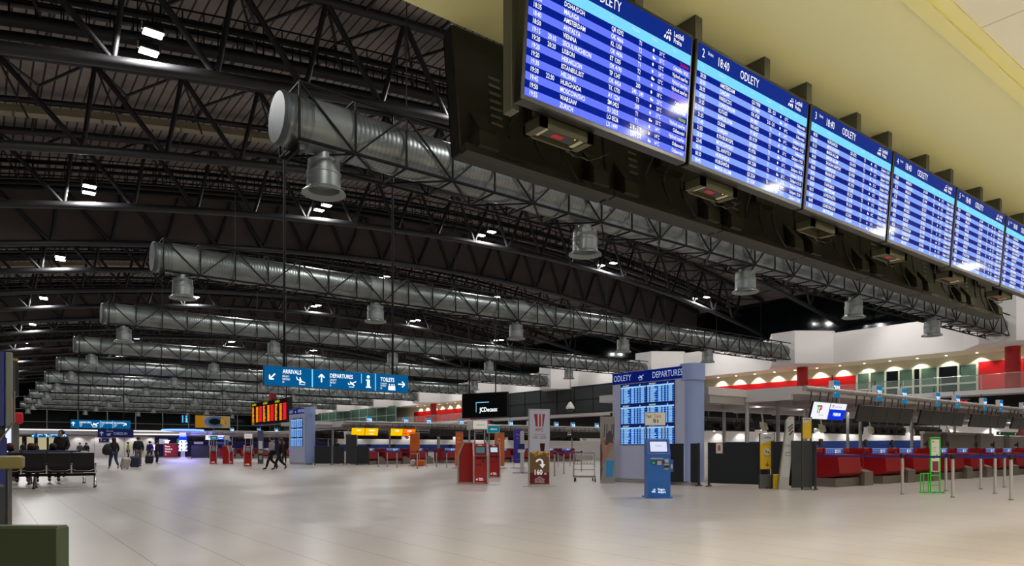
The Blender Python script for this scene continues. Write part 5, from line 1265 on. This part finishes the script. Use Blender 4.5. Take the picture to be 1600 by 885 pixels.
t = thing('shoulder_bag', 'large black bag on the left shoulder of the woman in jeans', 'bag', (5.42, 42.95, .78), radians(10)); MB().lathe([(.1, 0), (.24, .1), (.26, .3), (.16, .52), (.05, .62)], mat('bag_black', '08080a', .7), 14, sy=.6).build('body', t); MB().path([(0, 0, .55), (.1, .02, .7), (.18, 0, .66)], .015, BLACK, 6).build('strap', t)
suitcase(6.3, 43.4, radians(25), .45, .6, .26, 'b8b4a8', 'white hard suitcase pulled by the woman in jeans', .35, '8a8474')
person(7.6, 47.2, radians(5), 'man in a black jacket and grey trousers seen from behind, pulling a navy suitcase', 'stand', '0a0c14', '5c5850', '3c2014', 0, 1.86, coat=.3, mass=1.25, arms=(.1, -.1))
suitcase(7.2, 46.0, radians(5), .5, .62, .3, '18223c', 'navy suitcase pulled by the man in the black jacket', .2, '24304c')
person(11.15, 74.6, radians(-100), 'man in a lime yellow high-visibility jacket and black trousers', 'stand', '8fae10', '0c0c10', '6c6860', 0, 1.75, mass=1.05)
person(11.3, 64.8, radians(15), 'person in a bright blue jacket and black trousers with a black suitcase', 'walk', '101c5c', '0a0a10', '181428', 0, 1.75, mass=1.15)
suitcase(9.9, 57.2, radians(10), .5, .6, .3, '16161a', 'black suitcase with a turquoise strap between two men', .3, '2c2c30')
person(9.9, 54.2, radians(-90), 'man in a dark brown jacket, blue jeans and white shoes in profile', 'stand', '181410', '1c2638', '14100c', 0, 1.72, 'c8c4bc', coat=.2)
person(12.3, 37.05, radians(100), 'man with a white shirt and dark trousers striding left beside a woman', 'walk', '9c9498', '100c10', '100c0c', 0, 1.74, arms=(.9, .2))
person(12.55, 36.45, radians(95), 'woman with long brown hair in a black coat striding left', 'walk', '0c0a0c', '0c0a10', '40281a', .35, 1.68, coat=.6)
person(18.3, 52.3, radians(150), 'woman standing in a black vest and white sleeves beside the distant departures wall', 'stand', '0c0c10', '0a0a0c', '181210', .1, 1.75, arms=(.3, .3))
person(2.5, 32.1, radians(150), 'person standing in a black open jacket behind the waiting seats', 'stand', '140c0c', '101012', '0c0a0a', 0, 1.88, arms=(.5, .2), mass=1.25)
for i, (x, y, c_, l) in enumerate(((1.3, 27.35, '241410', 'leftmost'), (1.9, 27.45, '2c1a12', 'second'), (.75, 27.4, '1c1012', 'third'))):
    person(x, y, radians(-8), 'seated person in dark clothes on the second seat row, %s' % ('with reddish hair' if i == 0 else 'in the middle' if i == 1 else 'nearest the left edge'), 'sit', c_, '101014', ('4a2010', '14100e', '5a2c18')[i], .1, 1.7)
person(7.74, 79.8, radians(180), 'distant person in grey beside a pram, before the white wall', 'stand', '4c5058', '14161c', '4c4034', 0, 1.7)
person(8.25, 79.5, radians(190), 'distant person in black with long hair before the white wall', 'stand', '101014', '101014', '141010', .3, 1.7)
person(5.0, 95, radians(180), 'distant person in black before the lit shop windows at far left', 'stand', '0c0c0e', '0c0c0e', '4a3020', .1, 1.72)
person(3.6, 90, radians(180), 'distant man in dark grey before the lit shop windows, left of another person', 'stand', '1c1c20', '101014', '14100c', 0, 1.8, mass=1.2)
person(20.4, 47.4, radians(200), 'clerk with brown hair behind the dark partitions of the second island', 'stand', '14161c', '101014', '6c4428', .1, 1.8)
t = thing('pram', 'small white and dark pram beside two distant persons', 'pram', (8.0, 78.8, 0)); MB().lathe([(.2, .45), (.32, .6), (.34, .85), (.2, .9)], mat('pram_white', 'a8acb0', .6), 12).build('basket', t)
MB().path([(-.25, 0, .12), (.2, 0, .5), (.45, 0, 1.0)], .02, BLACK, 6).path([(.25, 0, .12), (-.1, 0, .5)], .02, BLACK, 6).build('frame', t)
for x in (-.25, .25): MB().tube((x, -.15, .12), (x, .15, .12), .12, BLACK, 14).build('wheel', t)
